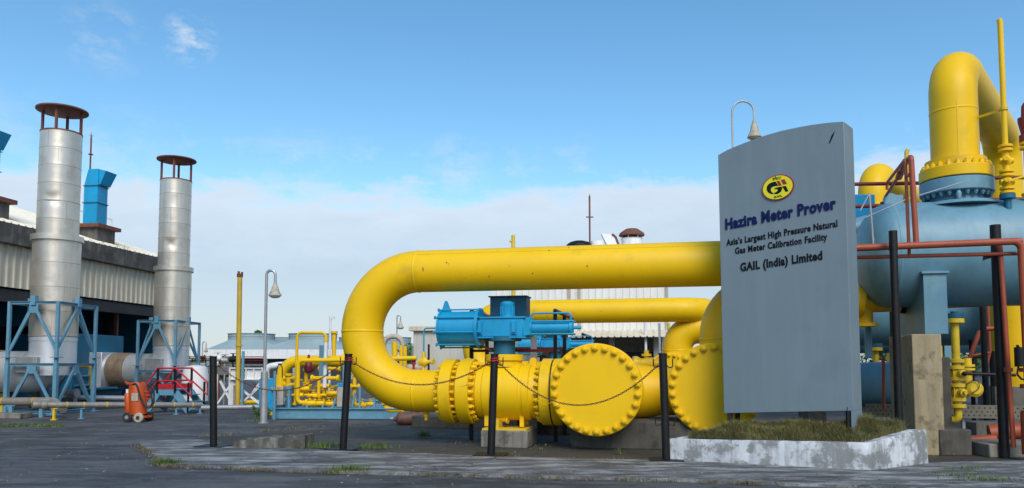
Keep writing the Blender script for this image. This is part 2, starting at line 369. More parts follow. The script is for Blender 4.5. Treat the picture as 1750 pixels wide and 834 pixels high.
# broken-edged concrete pavement in front of the pipes
slab = [gp(232, 760), gp(262, 778), gp(278, 797), gp(420, 803), gp(560, 809), gp(850, 816), gp(1140, 823), gp(1420, 833), gp(1760, 845), gp(2100, 845), gp(2100, 800), gp(1760, 790), gp(1580, 795), gp(1450, 802), gp(1140, 791), gp(840, 783), gp(560, 773), gp(395, 766), gp(330, 752)]
sp = ragged(slab, .035, .22, 5)
b = MB(); n = len(sp); b.add([(p.x, p.y, 0) for p in sp] + [(p.x, p.y, .035) for p in sp], [tuple(range(n, 2*n))] + [(i, (i+1) % n, n + (i+1) % n, n + i) for i in range(n)])
struct('pavement', b, SLAB)

# ---------------------------------------------------------------- workshop building on the left
BM = frame(-16.5, 22.0, -8.0)      # local: a to the right (out of the wall), b along the wall away from camera
def BL(a, b, z): return BM @ Vector((a, b, z))
BE = 11.5; BS = -16.0
bld = thing('workshop_building', 'long cream sheeted workshop with stained concrete eaves beam and open dark bays', 'building', BM)
m = MB(); pitch = .30; k = 0; pts = []
b0 = BS
while b0 < BE:
    for db, da in ((0, 0), (.19, 0), (.215, .05), (.275, .05)): pts.append((b0 + db, da))
    b0 += pitch
vs = []; fs = []
for (bb, da) in pts: vs += [(da, bb, 3.86), (da, bb, 5.3)]
for i in range(len(pts) - 1): fs.append((2*i, 2*i+2, 2*i+3, 2*i+1))
m.add(vs, fs); part('corrugated_wall', m, CREAM, bld, local=True, sharp=10)
m = MB(); m.box(-.35, .28, BS, BE, 5.22, 5.88); part('eaves_beam', m, BEAM, bld, bevel=.02, local=True)
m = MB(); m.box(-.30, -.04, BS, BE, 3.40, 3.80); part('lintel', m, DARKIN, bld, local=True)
m = MB(); pts = []; b0 = BS
sl_ = .33
m2 = MB(); vs = []; fs = []; bb = BS; prof = []
while bb < BE + .2: prof += [(bb, 0), (bb + .2, 0), (bb + .225, .045), (bb + .275, .045)]; bb += .3
for (bb, dz) in prof: vs += [(.1, bb, 5.90 + dz), (-9, bb, 5.90 + dz + 9 * sl_)]
for i in range(len(prof) - 1): fs.append((2*i, 2*i+2, 2*i+3, 2*i+1))
m2.add(vs, fs); m2.add([(-9, BS, 5.90 + 9*sl_), (-9, BE, 5.90 + 9*sl_), (-18, BE, 5.9), (-18, BS, 5.9)], [(0, 1, 2, 3)])
part('roof', m2, ROOFC, bld, local=True, sharp=10)
m = MB(); m.box(-18, -17.8, BS, BE, 0, 5.88); m.box(-17.8, -.36, BE - .2, BE, 0, 5.86); m.box(-17.8, -.36, BS, BS + .2, 0, 5.86)
m.add([(-17.8, BE - .2, 5.86), (-9, BE - .2, 5.86 + 2.8), (-.36, BE - .2, 5.86)], [(0, 1, 2)]); m.add([(-17.8, BE, 5.86), (-9, BE, 5.86 + 2.8), (-.36, BE, 5.86)], [(0, 2, 1)])
part('rear_walls', m, TEAL, bld, local=True)
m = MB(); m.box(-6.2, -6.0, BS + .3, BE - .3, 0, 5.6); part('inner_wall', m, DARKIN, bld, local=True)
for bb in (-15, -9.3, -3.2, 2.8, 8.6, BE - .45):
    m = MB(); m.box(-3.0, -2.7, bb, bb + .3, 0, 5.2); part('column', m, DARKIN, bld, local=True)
m = MB()
for i in range(44):
    bb = rnd.uniform(-1, 9); a = rnd.uniform(-.2, .2); h = rnd.uniform(.08, .35)
    for k in range(4): m.tube([(a, bb, 5.88), (a + rnd.uniform(-.05, .05), bb + rnd.uniform(-.12, .12), 5.88 + h * rnd.uniform(.6, 1))], [.006, .002], 3)
part('roof_weeds', m, GRASSD, bld, local=True, kind='stuff')

# teal machine housing in the bay and interior bits
eh = thing('machine_housing', 'teal machine housing in the open bay of the workshop', 'machine', BM)
m = MB(); m.box(-2.4, .02, 5.35, 8.15, .12, 2.5); part('casing', m, TEAL, eh, bevel=.02, local=True)
m = MB(); m.box(-2.3, -.1, 5.45, 8.05, 0, .12); part('plinth', m, DARKIN, eh, local=True)
for z in (.45, .62, .95):
    m = MB(); m.tube([(.09, 5.4, z), (.09, 8.1, z)], .05, 10); part('pipe', m, TEAL, eh, local=True)
eh2 = thing('machine_housing', 'teal machine panels behind the nearer metal stack', 'machine', BM)
m = MB(); m.box(-2.4, -.5, -2.6, 2.4, .1, 2.55); part('casing', m, TEAL, eh2, bevel=.02, local=True)
for bb in (-1.4, .4, 1.8):
    m = MB(); m.box(-.5, -.47, bb, bb + .75, .5, 1.9); part('panel', m, DARKIN, eh2, local=True)
eh3 = thing('air_handler', 'dim blue air handler box high inside the dark bay', 'machine', BM)
m = MB(); m.box(-3.2, -1.6, 5.0, 6.4, 2.75, 3.55); part('casing', m, TEAL, eh3, local=True)
for q in (5.1, 6.3):
    m = MB(); m.box(-2.5, -2.4, q - .03, q + .03, 3.55, 5.7); part('hanger', m, DARKIN, eh3, local=True)
for q in (0, 1, 2):
    m = MB(); m.box(-1.0 - q * .4, -.9 - q * .4, 9.0 + q * .5, 9.1 + q * .5, 0, 3.9)
    solo('interior_post', m.xf(BM), BROWN, ['brown steel post nearest the opening in the dark bay', 'middle brown steel post inside the dark bay', 'innermost brown steel post inside the dark bay'][q], 'post', 'steel posts inside the bay')

# ---------------------------------------------------------------- exhaust stacks
def seam(m, o, ax, t, r, w=.012, e=.006, n=40): m.lathe([(t - w, r), (t - w * .5, r + e), (t + w * .5, r + e), (t + w, r)], o, ax, n)
def stack(px, Yc, r, r2, ytop, yring, ysplit, ycapz, label, dentz):
    c = at(px, 620, Yc); M = frame(c.x, c.y, -8); s = thing('exhaust_stack', label, 'chimney', M, 'metal exhaust stacks with rusty caps')
    zt, zr, zs = z_of(ytop, Yc), z_of(yring, Yc), z_of(ysplit, Yc); zd = 1.18
    # elbow and duct from the building
    m = MB(); m.tube(fillet([(-3.0, 0, zd), (0, 0, zd), (0, 0, zs)], r * 1.15, 12), r * .98, 40); part('elbow_duct', m, ALU2, s, local=True)
    if True:
        m = MB(); m.tube([(-2.25, 0, zd), (-1.55, 0, zd)], r * 1.03, 40); part('lagging', m, LAG, s, local=True)
        m = MB(); m.box(-3.35, -2.35, -r * 1.05, r * 1.05, zd - r * 1.05, zd + r * 1.05); part('duct_transition', m, ALU2, s, bevel=.02, local=True)
    m = MB(); m.lathe([(zd - .1, r), (zs - .02, r)], (0, 0, 0), (0, 0, 1), 48); m.lathe([(zs - .14, r + .012), (zs - .04, r + .012)], (0, 0, 0), (0, 0, 1), 48)
    part('base_section', m, ALU2, s, local=True)
    # lower shell: built as rings with slight dents
    def shell(z0, z1, rad, nring, name):
        m = MB(); h = (z1 - z0) / nring; dents = [(rnd.uniform(0, 6.28), rnd.uniform(z0, z1), rnd.uniform(.15, .35), rnd.uniform(.003, .009)) for _ in range(9)]
        if name == 'upper_section': dents.append((math.radians(-72), dentz, .26, .035))
        n = 64; rows = nring * 8; b = len(m.v)
        for i in range(rows + 1):
            z = z0 + (z1 - z0) * i / rows
            for k in range(n):
                t = 2 * math.pi * k / n; rr = rad + (.004 if (i % 8) == 0 else 0)
                for (dt, dz, w, d) in dents:
                    q = ((t - dt + math.pi) % (2 * math.pi) - math.pi) * rad; e = max(abs(q) / w, abs(z - dz) / (w * .8)); 
                    if e < 1: rr -= d * (1 - e)
                m.v.append(Vector((rr * math.cos(t), rr * math.sin(t), z)))
        for i in range(rows):
            for k in range(n): l = (k + 1) % n; m.f.append((b + i*n + k, b + i*n + l, b + (i+1)*n + l, b + (i+1)*n + k))
        m.f.append(tuple(b + rows*n + k for k in range(n))); m.f.append(tuple(b + k for k in range(n))[::-1])
        sh = part(name, m, ALU, s, local=True, sharp=60)
        g = MB()
        for i in range(nring + 1): 
            z = z0 + h * i; g.lathe([(z - .010, rad + .002), (z - .005, rad + .006), (z + .005, rad + .006), (z + .010, rad + .002)], (0, 0, 0), (0, 0, 1), 48)
        for i in range(nring):
            t = rnd.uniform(-2.2, -.4); g.bar((math.cos(t) * rad, math.sin(t) * rad, z0 + h * i), (math.cos(t) * rad, math.sin(t) * rad, z0 + h * (i + 1)), .004, .006)
        part('seam', g, SEAM, sh, local=True)
    shell(zs, zr - .05, r * 1.03, 4, 'lower_section'); shell(zr, zt, r2, 6, 'upper_section')
    m = MB(); m.lathe([(zr - .10, r * 1.03), (zr - .10, r * 1.13), (zr + .06, r * 1.13), (zr + .08, r2)], (0, 0, 0), (0, 0, 1), 48); part('flange_ring', m, ALU, s, local=True)
    m = MB(); m.lathe([(zt - .02, r2 + .01), (zt + .02, r2 + .01)], (0, 0, 0), (0, 0, 1), 48); part('rim', m, RUST, s, local=True)
    zc = z_of(ycapz, Yc)
    m = MB(); R2 = r2 * 1.26; m.lathe([(zc - .03, R2 * .97), (zc - .02, R2), (zc + .02, R2), (zc + .08, R2 * .62), (zc + .14, R2 * .2), (zc + .15, .0)], (0, 0, 0), (0, 0, 1), 48); part('rain_cap', m, RUST, s, local=True)
    for k in range(4):
        t = math.radians(45 + 90 * k - 22); x, y = math.cos(t) * r2 * .93, math.sin(t) * r2 * .93
        m = MB(); m.bar((x, y, zt), (x, y, zc + .02), .06); part('strut', m, RUST, s, local=True)
    m = MB(); m.box(-.55, .1, -r - .14, -r * .7, zd - .02, zd + .42); part('access_box', m, GALV, s, bevel=.01, local=True)
    return s, M
S1, SM1 = stack(90, 22.0, .605, .545, 229, 408, 575, 190, 'taller nearer silver exhaust stack with dented shell and rusty cap, left of the picture', z_of(345, 22.0))
S2, SM2 = stack(292, 28.4, .62, .555, 310, 460, 591, 274, 'shorter farther silver exhaust stack with rusty cap beside the red railed steps', z_of(420, 28.4))

def support_frame(M, wu, wv, ztop, zmid, label):
    s = thing('braced_stand', label, 'steel frame', M, 'blue braced steel frames round the stacks')
    c = [(-wu, -wv), (wu, -wv), (wu, wv), (-wu, wv)]
    for (x, y) in c:
        m = MB(); m.box(x - .052, x + .052, y - .052, y + .052, 0, zmid); m.box(x - .04, x + .04, y - .04, y + .04, zmid, ztop); m.box(x - .12, x + .12, y - .12, y + .12, zmid + .16, zmid + .18)
        m.box(x - .14, x + .14, y - .14, y + .14, 0, .02); part('post', m, STEELB, s, local=True)
    for i in range(4):
        p, q = c[i], c[(i + 1) % 4]
        for (z, nm) in ((ztop, 'top_beam'), (zmid, 'mid_beam'), (.10, 'base_beam')):
            m = MB(); m.bar((*p, z), (*q, z), .09, .012); m.bar((*p, z - .04), (*q, z - .04), .012, .07); part(nm, m, STEELB, s, local=True)
        mx, my = (p[0] + q[0]) / 2, (p[1] + q[1]) / 2
        for (z0, z1) in ((zmid + .35, ztop - .1), (.12, zmid - .06)):
            for e in (p, q):
                m = MB(); m.bar((e[0] * .97, e[1] * .97, z0), (mx, my, z1), .05, .07); part('brace', m, STEELB, s, local=True)
            m = MB(); m.bar((mx, my, z1 - .22), (mx, my, z1 + .06), .26 if abs(p[0] - q[0]) > .1 else .03, .03 if abs(p[0] - q[0]) > .1 else .26)
            if z1 > zmid: m.bar((mx, my, z1), (mx, my, z1 + .26), .14)
            part('gusset', m, STEELB, s, local=True)
    return s
p = at(93, 700, 21.1); FM = frame(p.x, p.y, -3) @ Matrix.Translation((-.70, .88, 0))
support_frame(FM, .70, .88, z_of(515, 21.1), z_of(621, 21.1), 'blue braced steel frame round the nearer left stack')
p = at(297, 690, 27.5); FM2 = frame(p.x, p.y, -3) @ Matrix.Translation((-.70, .92, 0))
support_frame(FM2, .70, .92, z_of(547, 27.5), z_of(633, 27.5), 'blue braced steel frame round the farther stack, behind red railed steps')

# ---------------------------------------------------------------- roof ventilators
def roof_vent(b, a, label):
    M = BM @ Matrix.Translation((a, b, 0)); s = thing('roof_ventilator', label, 'ventilator', M, 'blue roof ventilators')
    zr = 5.9 - a * .33
    m = MB(); m.box(-.52, .52, -.52, .52, zr - .4, zr + .42); part('curb', m, BEAM, s, local=True)
    m = MB(); m.box(-.68, .68, -.68, .68, zr + .42, zr + .56); part('curb_cap', m, RUST, s, local=True)
    z0 = zr + .56; h = 2.25; W_ = .30
    m = MB(); m.box(-W_, W_, -W_, W_, z0, z0 + .90); m.box(-W_+.002, W_-.002, -W_+.002, W_-.002, z0 + .90, z0 + 1.60)
    m.add([(-W_, -W_, z0 + 1.60), (W_, -W_, z0 + 1.60), (W_, W_, z0 + 1.60), (-W_, W_, z0 + 1.60), (-W_*.45, -W_, z0 + h), (W_, -W_, z0 + h), (W_, W_, z0 + h), (-W_*.45, W_, z0 + h)], [(0,1,5,4), (1,2,6,5), (2,3,7,6), (3,0,4,7), (4,5,6,7)])
    d = part('duct', m, CYAN, s, local=True)
    m = MB()
    for z in (z0 + .02, z0 + .90, z0 + 1.58): m.box(-W_-.04, W_+.04, -W_-.04, W_+.04, z - .012, z + .012)
    part('joint_flange', m, TEAL, d, local=True)
    m = MB(); m.add([(W_, -.27, z0 + 1.62), (W_, .27, z0 + 1.62), (W_, .27, z0 + h - .02), (W_, -.27, z0 + h - .02), (W_+.10, -.30, z0 + 1.62), (W_+.10, .30, z0 + 1.62), (W_+.36, .33, z0 + h - .10), (W_+.36, -.33, z0 + h - .10)], [(0,1,5,4), (1,2,6,5), (2,3,7,6), (3,0,4,7), (4,5,6,7), (0,3,2,1)])
    part('hood', m, CYAN, s, local=True)
    return s
def vent_at(px, a):
    best = None
    for i in range(-160, 200):
        q = BL(a, i * .1, 8); e = abs(875 + FPX * q.x / (q.y * CP + (q.z - CAMH) * SP) - px)
        if best is None or e < best[0]: best = (e, i * .1)
    return best[1]
roof_vent(vent_at(163, -1.3), -1.3, 'bright blue roof ventilator with side hood, standing between the two stacks')
roof_vent(vent_at(-27, -1.3), -1.3, 'bright blue roof ventilator cut off by the left edge of the picture')
p = at(150, 400, 31); q = at(151, 235, 31)
m = MB(); m.tube([(p.x, p.y, 5), (p.x, p.y, q.z)], .035, 8); m.tube([(p.x, p.y, q.z), (p.x, p.y, q.z + .25)], [.02, .004], 6); m.lathe([(q.z - .72, .10), (q.z - .70, .10)], (p.x, p.y, 0), (0, 0, 1), 12)
for t in (0, 1.57, 3.14, 4.71): m.tube([(p.x, p.y, q.z), (p.x + .1 * math.cos(t), p.y + .1 * math.sin(t), q.z + .12)], .006, 4)
solo('lightning_rod', m, RUST, 'thin rusty lightning rod beside the blue roof ventilator', 'lightning rod')
s = thing('roof_railing', 'thin white railing on the workshop roof near the farther stack', 'railing', BM)
for i, bb in enumerate((7.6, 8.4, 9.2, 10.0, 10.8)):
    m = MB(); m.tube([(-2.6, bb, 6.5), (-2.6, bb, 7.75)], .025, 6); part('post', m, WHITE, s, local=True)
for z in (7.2, 7.72):
    m = MB(); m.tube([(-2.6, 7.6, z), (-2.6, 10.8, z)], .018, 6); part('rail', m, WHITE, s, local=True)

# ---------------------------------------------------------------- pipes on low supports at the left
def pipe(name, pts, r, m_, label, cat='pipe', bend=None, group=None, n=14, extra=None):
    mb = MB(); mb.tube(fillet(pts, bend if bend is not None else r * 2.2, 8), r, n)
    if extra: extra(mb)
    return solo(name, mb, m_, label, cat, group)
ya = gp(10, 708).y
P0 = at(-40, 686, 20.2); P1 = at(92, 686, 20.0); 
L_ = thing('steam_pipe', 'silver lagged pipe bending down towards the ground beside the nearer stack', 'pipe', Matrix.Translation((P1.x, P1.y, 0)))
m = MB(); q2 = at(108, 694, 19.6)
m.tube(fillet([P0, P1, (q2.x, q2.y, .24)], .2), .105, 16); part('lagging', m, LAGG, L_)
for f in (.35, .75):
    c = P0.lerp(P1, f); m = MB(); m.lathe([(-.018, .108), (.018, .108)], c, P1 - P0, 16); part('band', m, OCHRE, L_)
for px in (20, 72):
    c = at(px, 686, 20.1); m = MB(); m.bar((c.x, c.y, 0), (c.x, c.y, c.z - .1), .09); m.bar((c.x - .12, c.y, c.z - .11), (c.x + .12, c.y, c.z - .11), .1, .03); part('support', m, STEELB, L_)
A = at(78, 692, 18.9); B_ = at(345, 692, 21.5)
L2 = thing('steam_pipe', 'long silver lagged pipe with yellow bands running low behind the orange cart', 'pipe', Matrix.Translation((A.x, A.y, 0)))
m = MB(); m.tube([A, B_], .075, 16); part('lagging', m, LAGG, L2)
m = MB(); m.lathe([(-.30, .04), (-.28, .09), (-.18, .10), (-.1, .09), (-.06, .12), (0, .12)], A, B_ - A, 20); part('flange', m, LAGG, L2)
for f in (.12, .22, .36, .52, .66, .8, .93):
    c = A.lerp(B_, f); m = MB(); m.lathe([(-.02, .0775), (.02, .0775)], c, B_ - A, 16); part('band', m, OCHRE, L2)
for f, mm in ((.05, YELLOW), (.21, STEELB), (.5, STEELB), (.82, STEELB), (.99, STEELB)):
    c = A.lerp(B_, f); m = MB(); m.bar((c.x, c.y, 0), (c.x, c.y, c.z - .08), .05); m.bar((c.x - .07, c.y, .02), (c.x + .07, c.y, .02), .07, .02); m.bar((c.x - .09, c.y, c.z - .09), (c.x + .09, c.y, c.z - .09), .08, .02); part('support', m, mm, L2)
pipe('condensate_pipe', [at(105, 679, 22.9), at(246, 681, 24.5)], .08, GALV, 'grey pipe low behind the blue frame of the nearer stack')
pipe('condensate_pipe', [at(104, 668, 23.5), at(200, 663, 25.2)], .045, TEAL, 'thin dark teal pipe in front of the teal housing')
pipe('yellow_gas_pipe', [at(132, 626, 23.6), at(156, 626, 23.6), at(156, 664, 23.6), ], .05, YELLOW, 'small yellow elbow pipe beside the teal machine housing', bend=.12)
s = thing('hydrant', 'yellow valve stand with silver head at the left edge', 'valve', Matrix.Translation(gp(2, 704)))
c = gp(2, 704); m = MB(); m.tube([(c.x, c.y, 0), (c.x, c.y, 1.0)], .07, 12); m.bar((c.x - .2, c.y, .35), (c.x + .2, c.y, .35), .09); m.bar((c.x - .2, c.y, .9), (c.x + .2, c.y, .9), .09); m.bar((c.x + .18, c.y, .3), (c.x + .18, c.y, .95), .07); part('stand', m, YELLOW2, s)
m = MB(); m.lathe([(-.22, .09), (.12, .11), (.2, .06)], (c.x, c.y, 1.1), (1, 0, 0), 16); part('head', m, GALV, s)
m = MB(); c = gp(5, 716); m.box(c.x - 1.2, c.x + .45, c.y, c.y + .5, 0, .14); solo('concrete_block', m, CONC, 'low concrete block on the ground at the left edge', 'block', bevel=.02)
# clutter under the first stack
for i, (px, py, Yd, r, ln, mm, lb) in enumerate([(118, 672, 23, .12, .55, GALV, 'grey motor lying behind the nearer blue frame'), (108, 685, 22.6, .1, .5, RUBBER, 'black pump body beneath the nearer blue frame')]):
    c = at(px, py, Yd); m = MB(); m.lathe([(-ln/2, r*.6), (-ln/2+.04, r), (ln/2-.1, r), (ln/2-.1, r*1.15), (ln/2, r*1.15)], c, (1, -.17, 0), 18); m.box(c.x - .2, c.x + .2, c.y - .1, c.y + .1, 0, c.z - r + .03); solo('pump', m, mm, lb, 'pump')
m = MB(); c = gp(58, 702); m.box(c.x - .3, c.x + .3, c.y + .2, c.y + .8, 0, .62); solo('concrete_block', m, CONC, 'grey concrete footing under the elbow of the nearer stack', 'footing', bevel=.02)

# ---------------------------------------------------------------- crossover steps with red rails
SM_ = frame(gp(262, 706).x, gp(262, 706).y, -9)
st = thing('crossover_steps', 'blue steel crossover steps with bright red handrails over the low pipes', 'steps', SM_)
def sx(px): return a_of(px, SM_, 0, .6)
xa, xb, xc, x0 = sx(270), sx(300), sx(324), sx(252); zp = .68; dep = .75
m = MB(); m.box(xa, xb, 0, dep, zp - .03, zp); part('deck', m, STEELB, st, local=True)
for y in (0, dep):
    m = MB(); m.bar((xa, y, zp - .08), (xb, y, zp - .08), .05, .18); m.bar((xb, y, zp - .08), (xc, y, .05), .05, .20); m.bar((xa, y, zp - .08), (x0, y, .05), .05, .20); part('stringer', m, STEELB, st, local=True)
for k in range(3):
    f = (k + .8) / 3.6; z = zp * (1 - f) ; xx = xb + (xc - xb) * f; m = MB(); m.box(xx - .02, xx + .24, .03, dep - .03, z - .025, z); part('tread', m, STEELB, st, local=True)
    xx = xa + (x0 - xa) * f; m = MB(); m.box(xx - .24, xx + .02, .03, dep - .03, z - .025, z); part('tread', m, STEELB, st, local=True)
for y in (-.03, dep + .03):
    m = MB(); H = .60
    m.tube([(x0, y, .1), (x0, y, .85), (xa, y, zp + H), (xb, y, zp + H), (xc + .08, y, .86), (xc + .08, y, .50), (xb, y, zp + .24), (xa, y, zp + .24), (x0, y, .5)], .028, 8); m.bar((xa, y, zp + .08), (xb, y, zp + .08), .02, .14); part('handrail', m, REDRAIL, st, local=True)
    for xx in (xa, xb):
        m = MB(); m.bar((xx, y, zp - .1), (xx, y, zp + H), .05); part('rail_post', m, BLACK, st, local=True)
    m = MB(); m.bar((xc - .02, y, .05), (xc - .02, y, .88), .045); part('rail_post', m, BLACK, st, local=True)

# ---------------------------------------------------------------- orange wheeled extinguisher cart
c = gp(238, 721); CM = frame(c.x, c.y, -6) @ Matrix.Scale(1.03, 4); ct = thing('extinguisher_trolley', 'orange wheeled extinguisher trolley with black hose and pale wheels', 'trolley', CM)
m = MB(); lean = Matrix.Rotation(R(-5), 4, 'Y')
m.lathe([(.14, .12), (.18, .185), (.82, .19), (.90, .17), (.93, .15)], (0, 0, 0), (0, 0, 1), 24).xf(lean); part('tank', m, ORANGE, ct, local=True)
m = MB(); m.box(-.20, .14, -.12, .12, .90, .935).xf(lean); m.tube([lean @ Vector((-.2, 0, .92)), lean @ Vector((-.30, 0, .96))], .02, 8); part('top_plate', m, ORANGE, ct, local=True)
m = MB(); m.lathe([(.22, .06), (.25, .075), (.66, .075), (.70, .05)], (-.23, -.04, 0), (0, 0, 1), 14).xf(lean); part('gas_bottle', m, ORANGE, ct, local=True)
m = MB(); m.tube([(-.235, -.04, .70), (-.235, -.04, .79)], .03, 8).xf(lean); part('bottle_valve', m, WHITE, ct, local=True)
m = MB(); m.tube(fillet([(-.12, -.16, .86), (.02, -.20, .93), (.12, -.19, .6), (.20, -.16, .40), (.30, -.10, .30), (.38, -.05, .45), (.34, 0, .75), (.20, 0, .88)], .07), .02, 8); m.tube(fillet([(.2, -.1, .85), (.33, -.1, .7), (.36, -.08, .45), (.27, -.08, .28), (.2, -.12, .4)], .06), .018, 8); part('hose', m, RUBBER, ct, local=True)
m = MB(); m.bar((-.26, -.1, .13), (.24, -.1, .13), .04, .05); m.bar((-.26, .1, .13), (.24, .1, .13), .04, .05); m.bar((-.20, -.15, .125), (-.20, .15, .125), .04); m.bar((.13, -.25, .115), (.13, .24, .125), .04)
part('frame', m, ORANGE, ct, local=True)
for q in (0, 1, 2):
    m = MB(); m.bar((.14, -.05 + .05*q, .72 - .09*q), (.30, -.05 + .05*q, .72 - .09*q), .03); part('hose_hook', m, ORANGE, ct, local=True)
m = MB(); m.box(-.09, .07, -.197, -.19, .5, .68); part('nameplate', m, LAMPC, ct, local=True)
for (x, y, mm) in ((-.22, -.12, RUBBER), (.13, -.24, LAMPC), (.10, .22, RUBBER)):
    m = MB(); m.lathe([(-.035, .06), (-.035, .10), (-.02, .115), (.02, .115), (.035, .10), (.035, .06)], (x, y, .115), (0, 1, 0), 24); w = part('wheel', m, mm, ct, local=True, label='pale rimmed wheel' if mm is LAMPC else None)
    m = MB(); m.lathe([(-.045, .045), (.045, .045)], (x, y, .115), (0, 1, 0), 14); part('hub', m, RUBBER if mm is LAMPC else GALV, w, local=True)
# ---------------------------------------------------------------- the main yellow line: U-bend, valve, two blind-flanged headers
q = at(720, 668, 13.6); LM = frame(q.x, q.y, -12); ZL = q.z; RP = .375
def LW(a, b, z): return LM @ Vector((a, b, z))
def aL(px, b=0.0, z=None): return a_of(px, LM, b, ZL if z is None else z)
aU = aL(716, 0, 3.0); Yu = LW(aU, 0, 3).y; ZU = z_of(464, Yu); RB = (ZU - ZL) / 2
UR = lambda: None
ub = thing('u_bend_pipe', 'big yellow pipe looping back in a U bend, nearest the chained posts', 'pipe', LM, 'yellow U bend pipelines')
aF1 = aL(752, -.4)
aEnd = aL(1345, 0, ZU)
def arc_u(): return [(aU - RB * math.sin(math.pi * k / 40), 0, ZL + RB - RB * math.cos(math.pi * k / 40)) for k in range(41)]
m = MB(); path = [(aF1 - .02, 0, ZL)] + arc_u() + fillet([(aU + .02, 0, ZU), (aEnd, 0, ZU), (aEnd, 1.6, ZU), ], .9, 10)
m.tube(path, RP, 48)
for (p_, ax) in (((aU, 0, ZL), (1, 0, 0)), ((aU - RB, 0, ZL + RB), (0, 0, 1)), ((aU, 0, ZU), (1, 0, 0))): m.lathe([(-.022, RP), (-.012, RP + .007), (.012, RP + .007), (.022, RP)], p_, ax, 48)
m.lathe([(0, .05), (.09, .045), (.10, .03), (.15, .03)], (aF1 - .38, 0, ZL - RP + .01), (0, 0, -1), 10)
part('pipe', m, YELLOW, ub, local=True, sharp=50)
m = MB(); m.bar((aU + .05, -RP * .70, ZU + RP * .716), (aEnd - 1, -RP * .70, ZU + RP * .716), .012, .006); part('weld_seam', m, YELLOW2, ub, local=True)
m = MB()
r2 = random.Random(11)
for k in range(13):      # chipped paint: tiny dark flakes lying on the upper run
    a = r2.uniform(aU + .2, aEnd - 1.2); t = r2.uniform(R(150), R(285)); s_ = r2.uniform(.006, .018); d = Vector((0, math.cos(t), -math.sin(t))); c = Vector((a, 0, ZU)) + d * (RP + .0015)
    tx = Vector((1, 0, 0)) * s_ * r2.uniform(.5, 1.2); ty = Vector((0, -d.z, d.y)) * s_ * r2.uniform(.6, 2.6)
    m.add([c - tx - ty * .6, c + tx * .3 - ty, c + tx + ty * .4, c - tx * .2 + ty], [(0, 1, 2, 3)])
part('paint_chips', m, BROWN, ub, local=True, kind='stuff')

def bolt_mesh(r, h, mt):
    m = MB(); m.lathe([(0, r * 1.12), (h * .12, r * 1.12)], (0, 0, 0), (0, 0, 1), 16); m.lathe([(0, r), (h * .75, r), (h * .85, r * .88)], (0, 0, 0), (0, 0, 1), 6); m.lathe([(0, r * .55), (h * 1.2, r * .55), (h * 1.28, r * .4)], (0, 0, 0), (0, 0, 1), 12)
    return mesh_of('bolt', m, mt)
BOLT = bolt_mesh(.055, .062, YELLOW); BOLT_S = bolt_mesh(.040, .07, YELLOW); BOLT_B = bolt_mesh(.035, .06, VESSEL)
def bolts(par, me, o, ax, rad, n, ph=0):
    ax = Vector(ax).normalized(); x = ax.orthogonal().normalized(); y = ax.cross(x); rot = ax.to_track_quat('Z', 'Y').to_matrix().to_4x4()
    for k in range(n):
        t = 2 * math.pi * (k + ph) / n; inst('bolt', me, par, Matrix.Translation(Vector(o) + (x * math.cos(t) + y * math.sin(t)) * rad) @ rot @ Matrix.Rotation(k * 1.3, 4, 'Z'))
def flange_disc(m, a0, a1, rad, o=(0, 0, 0), ax=(1, 0, 0), n=48, c=.012): m.lathe([(a0, rad - c), (a0 + c, rad), (a1 - c, rad), (a1, rad - c)], o, ax, n)

# valve with its actuator
vg = thing('ball_valve', 'yellow flanged ball valve under the big blue actuator, nearest the chained posts', 'valve', LM, 'yellow ball valves with blue actuators')
o0 = (0, 0, ZL); RF = .57
f1a, f1b, f2a, f2b = aL(750, -.45), aL(770, -.45), aL(779, -.45), aL(801, -.45)
b0_, b1_ = aL(812, -.4), aL(917, -.4); g1, g2 = aL(921, -.45), aL(939, -.45)
for (a0, a1) in ((f1a, f1b), (f2a, f2b), (g1, g2)):
    m = MB(); flange_disc(m, a0, a1, RF, o0); f = part('flange', m, YELLOW, vg, local=True)
    if a0 == f1a: bolts(f, BOLT_S, (a0, 0, ZL), (-1, 0, 0), RF - .085, 24); 
    elif a0 == f2a: bolts(f, BOLT_S, (a1, 0, ZL), (1, 0, 0), RF - .085, 24)
    else: bolts(f, BOLT_S, (a0, 0, ZL), (-1, 0, 0), RF - .085, 24)
m = MB()
for k in range(24):
    t = 2 * math.pi * k / 24; y, z = math.cos(t) * (RF - .085), ZL + math.sin(t) * (RF - .085); m.tube([(f1b, y, z), (f2a, y, z)], .026, 8)
m.tube([(f1a, 0, ZL), (f2b, 0, ZL)], RF - .16, 40)
part('stud_bolts', m, YELLOW, vg, local=True, kind='stuff')
w = b1_ - b0_; RV = .49
m = MB(); m.lathe([(f2b - .01, .42), (b0_ - .02, .42), (b0_, .455), (b0_ + w*.10, .46), (b0_ + w*.12, RV - .015), (b0_ + w*.24, RV - .015), (b0_ + w*.245, RV), (b0_ + w*.70, RV), (b0_ + w*.705, RV - .02), (b0_ + w*.76, RV - .02), (b0_ + w*.765, RV - .005), (b0_ + w*.86, RV - .005), (b0_ + w*.875, RV - .04), (b0_ + w*.96, RV - .045), (b0_ + w, .43), (g1 + .01, .42)], o0, (1, 0, 0), 56)
part('body', m, YELLOW, vg, local=True, sharp=25)
for a in (f2a + .1, b0_ + w * .88):
    m = MB(); m.box(a - .06, a + .06, -.02, .02, ZL + .36, ZL + RV + .04); m.lathe([(-.021, .06), (.021, .06)], (a, 0, ZL + RV + .04), (0, 1, 0), 14)
    part('lifting_lug', m, YELLOW, vg, local=True)
aS = aL(862, 0, 1.6)                       # stem
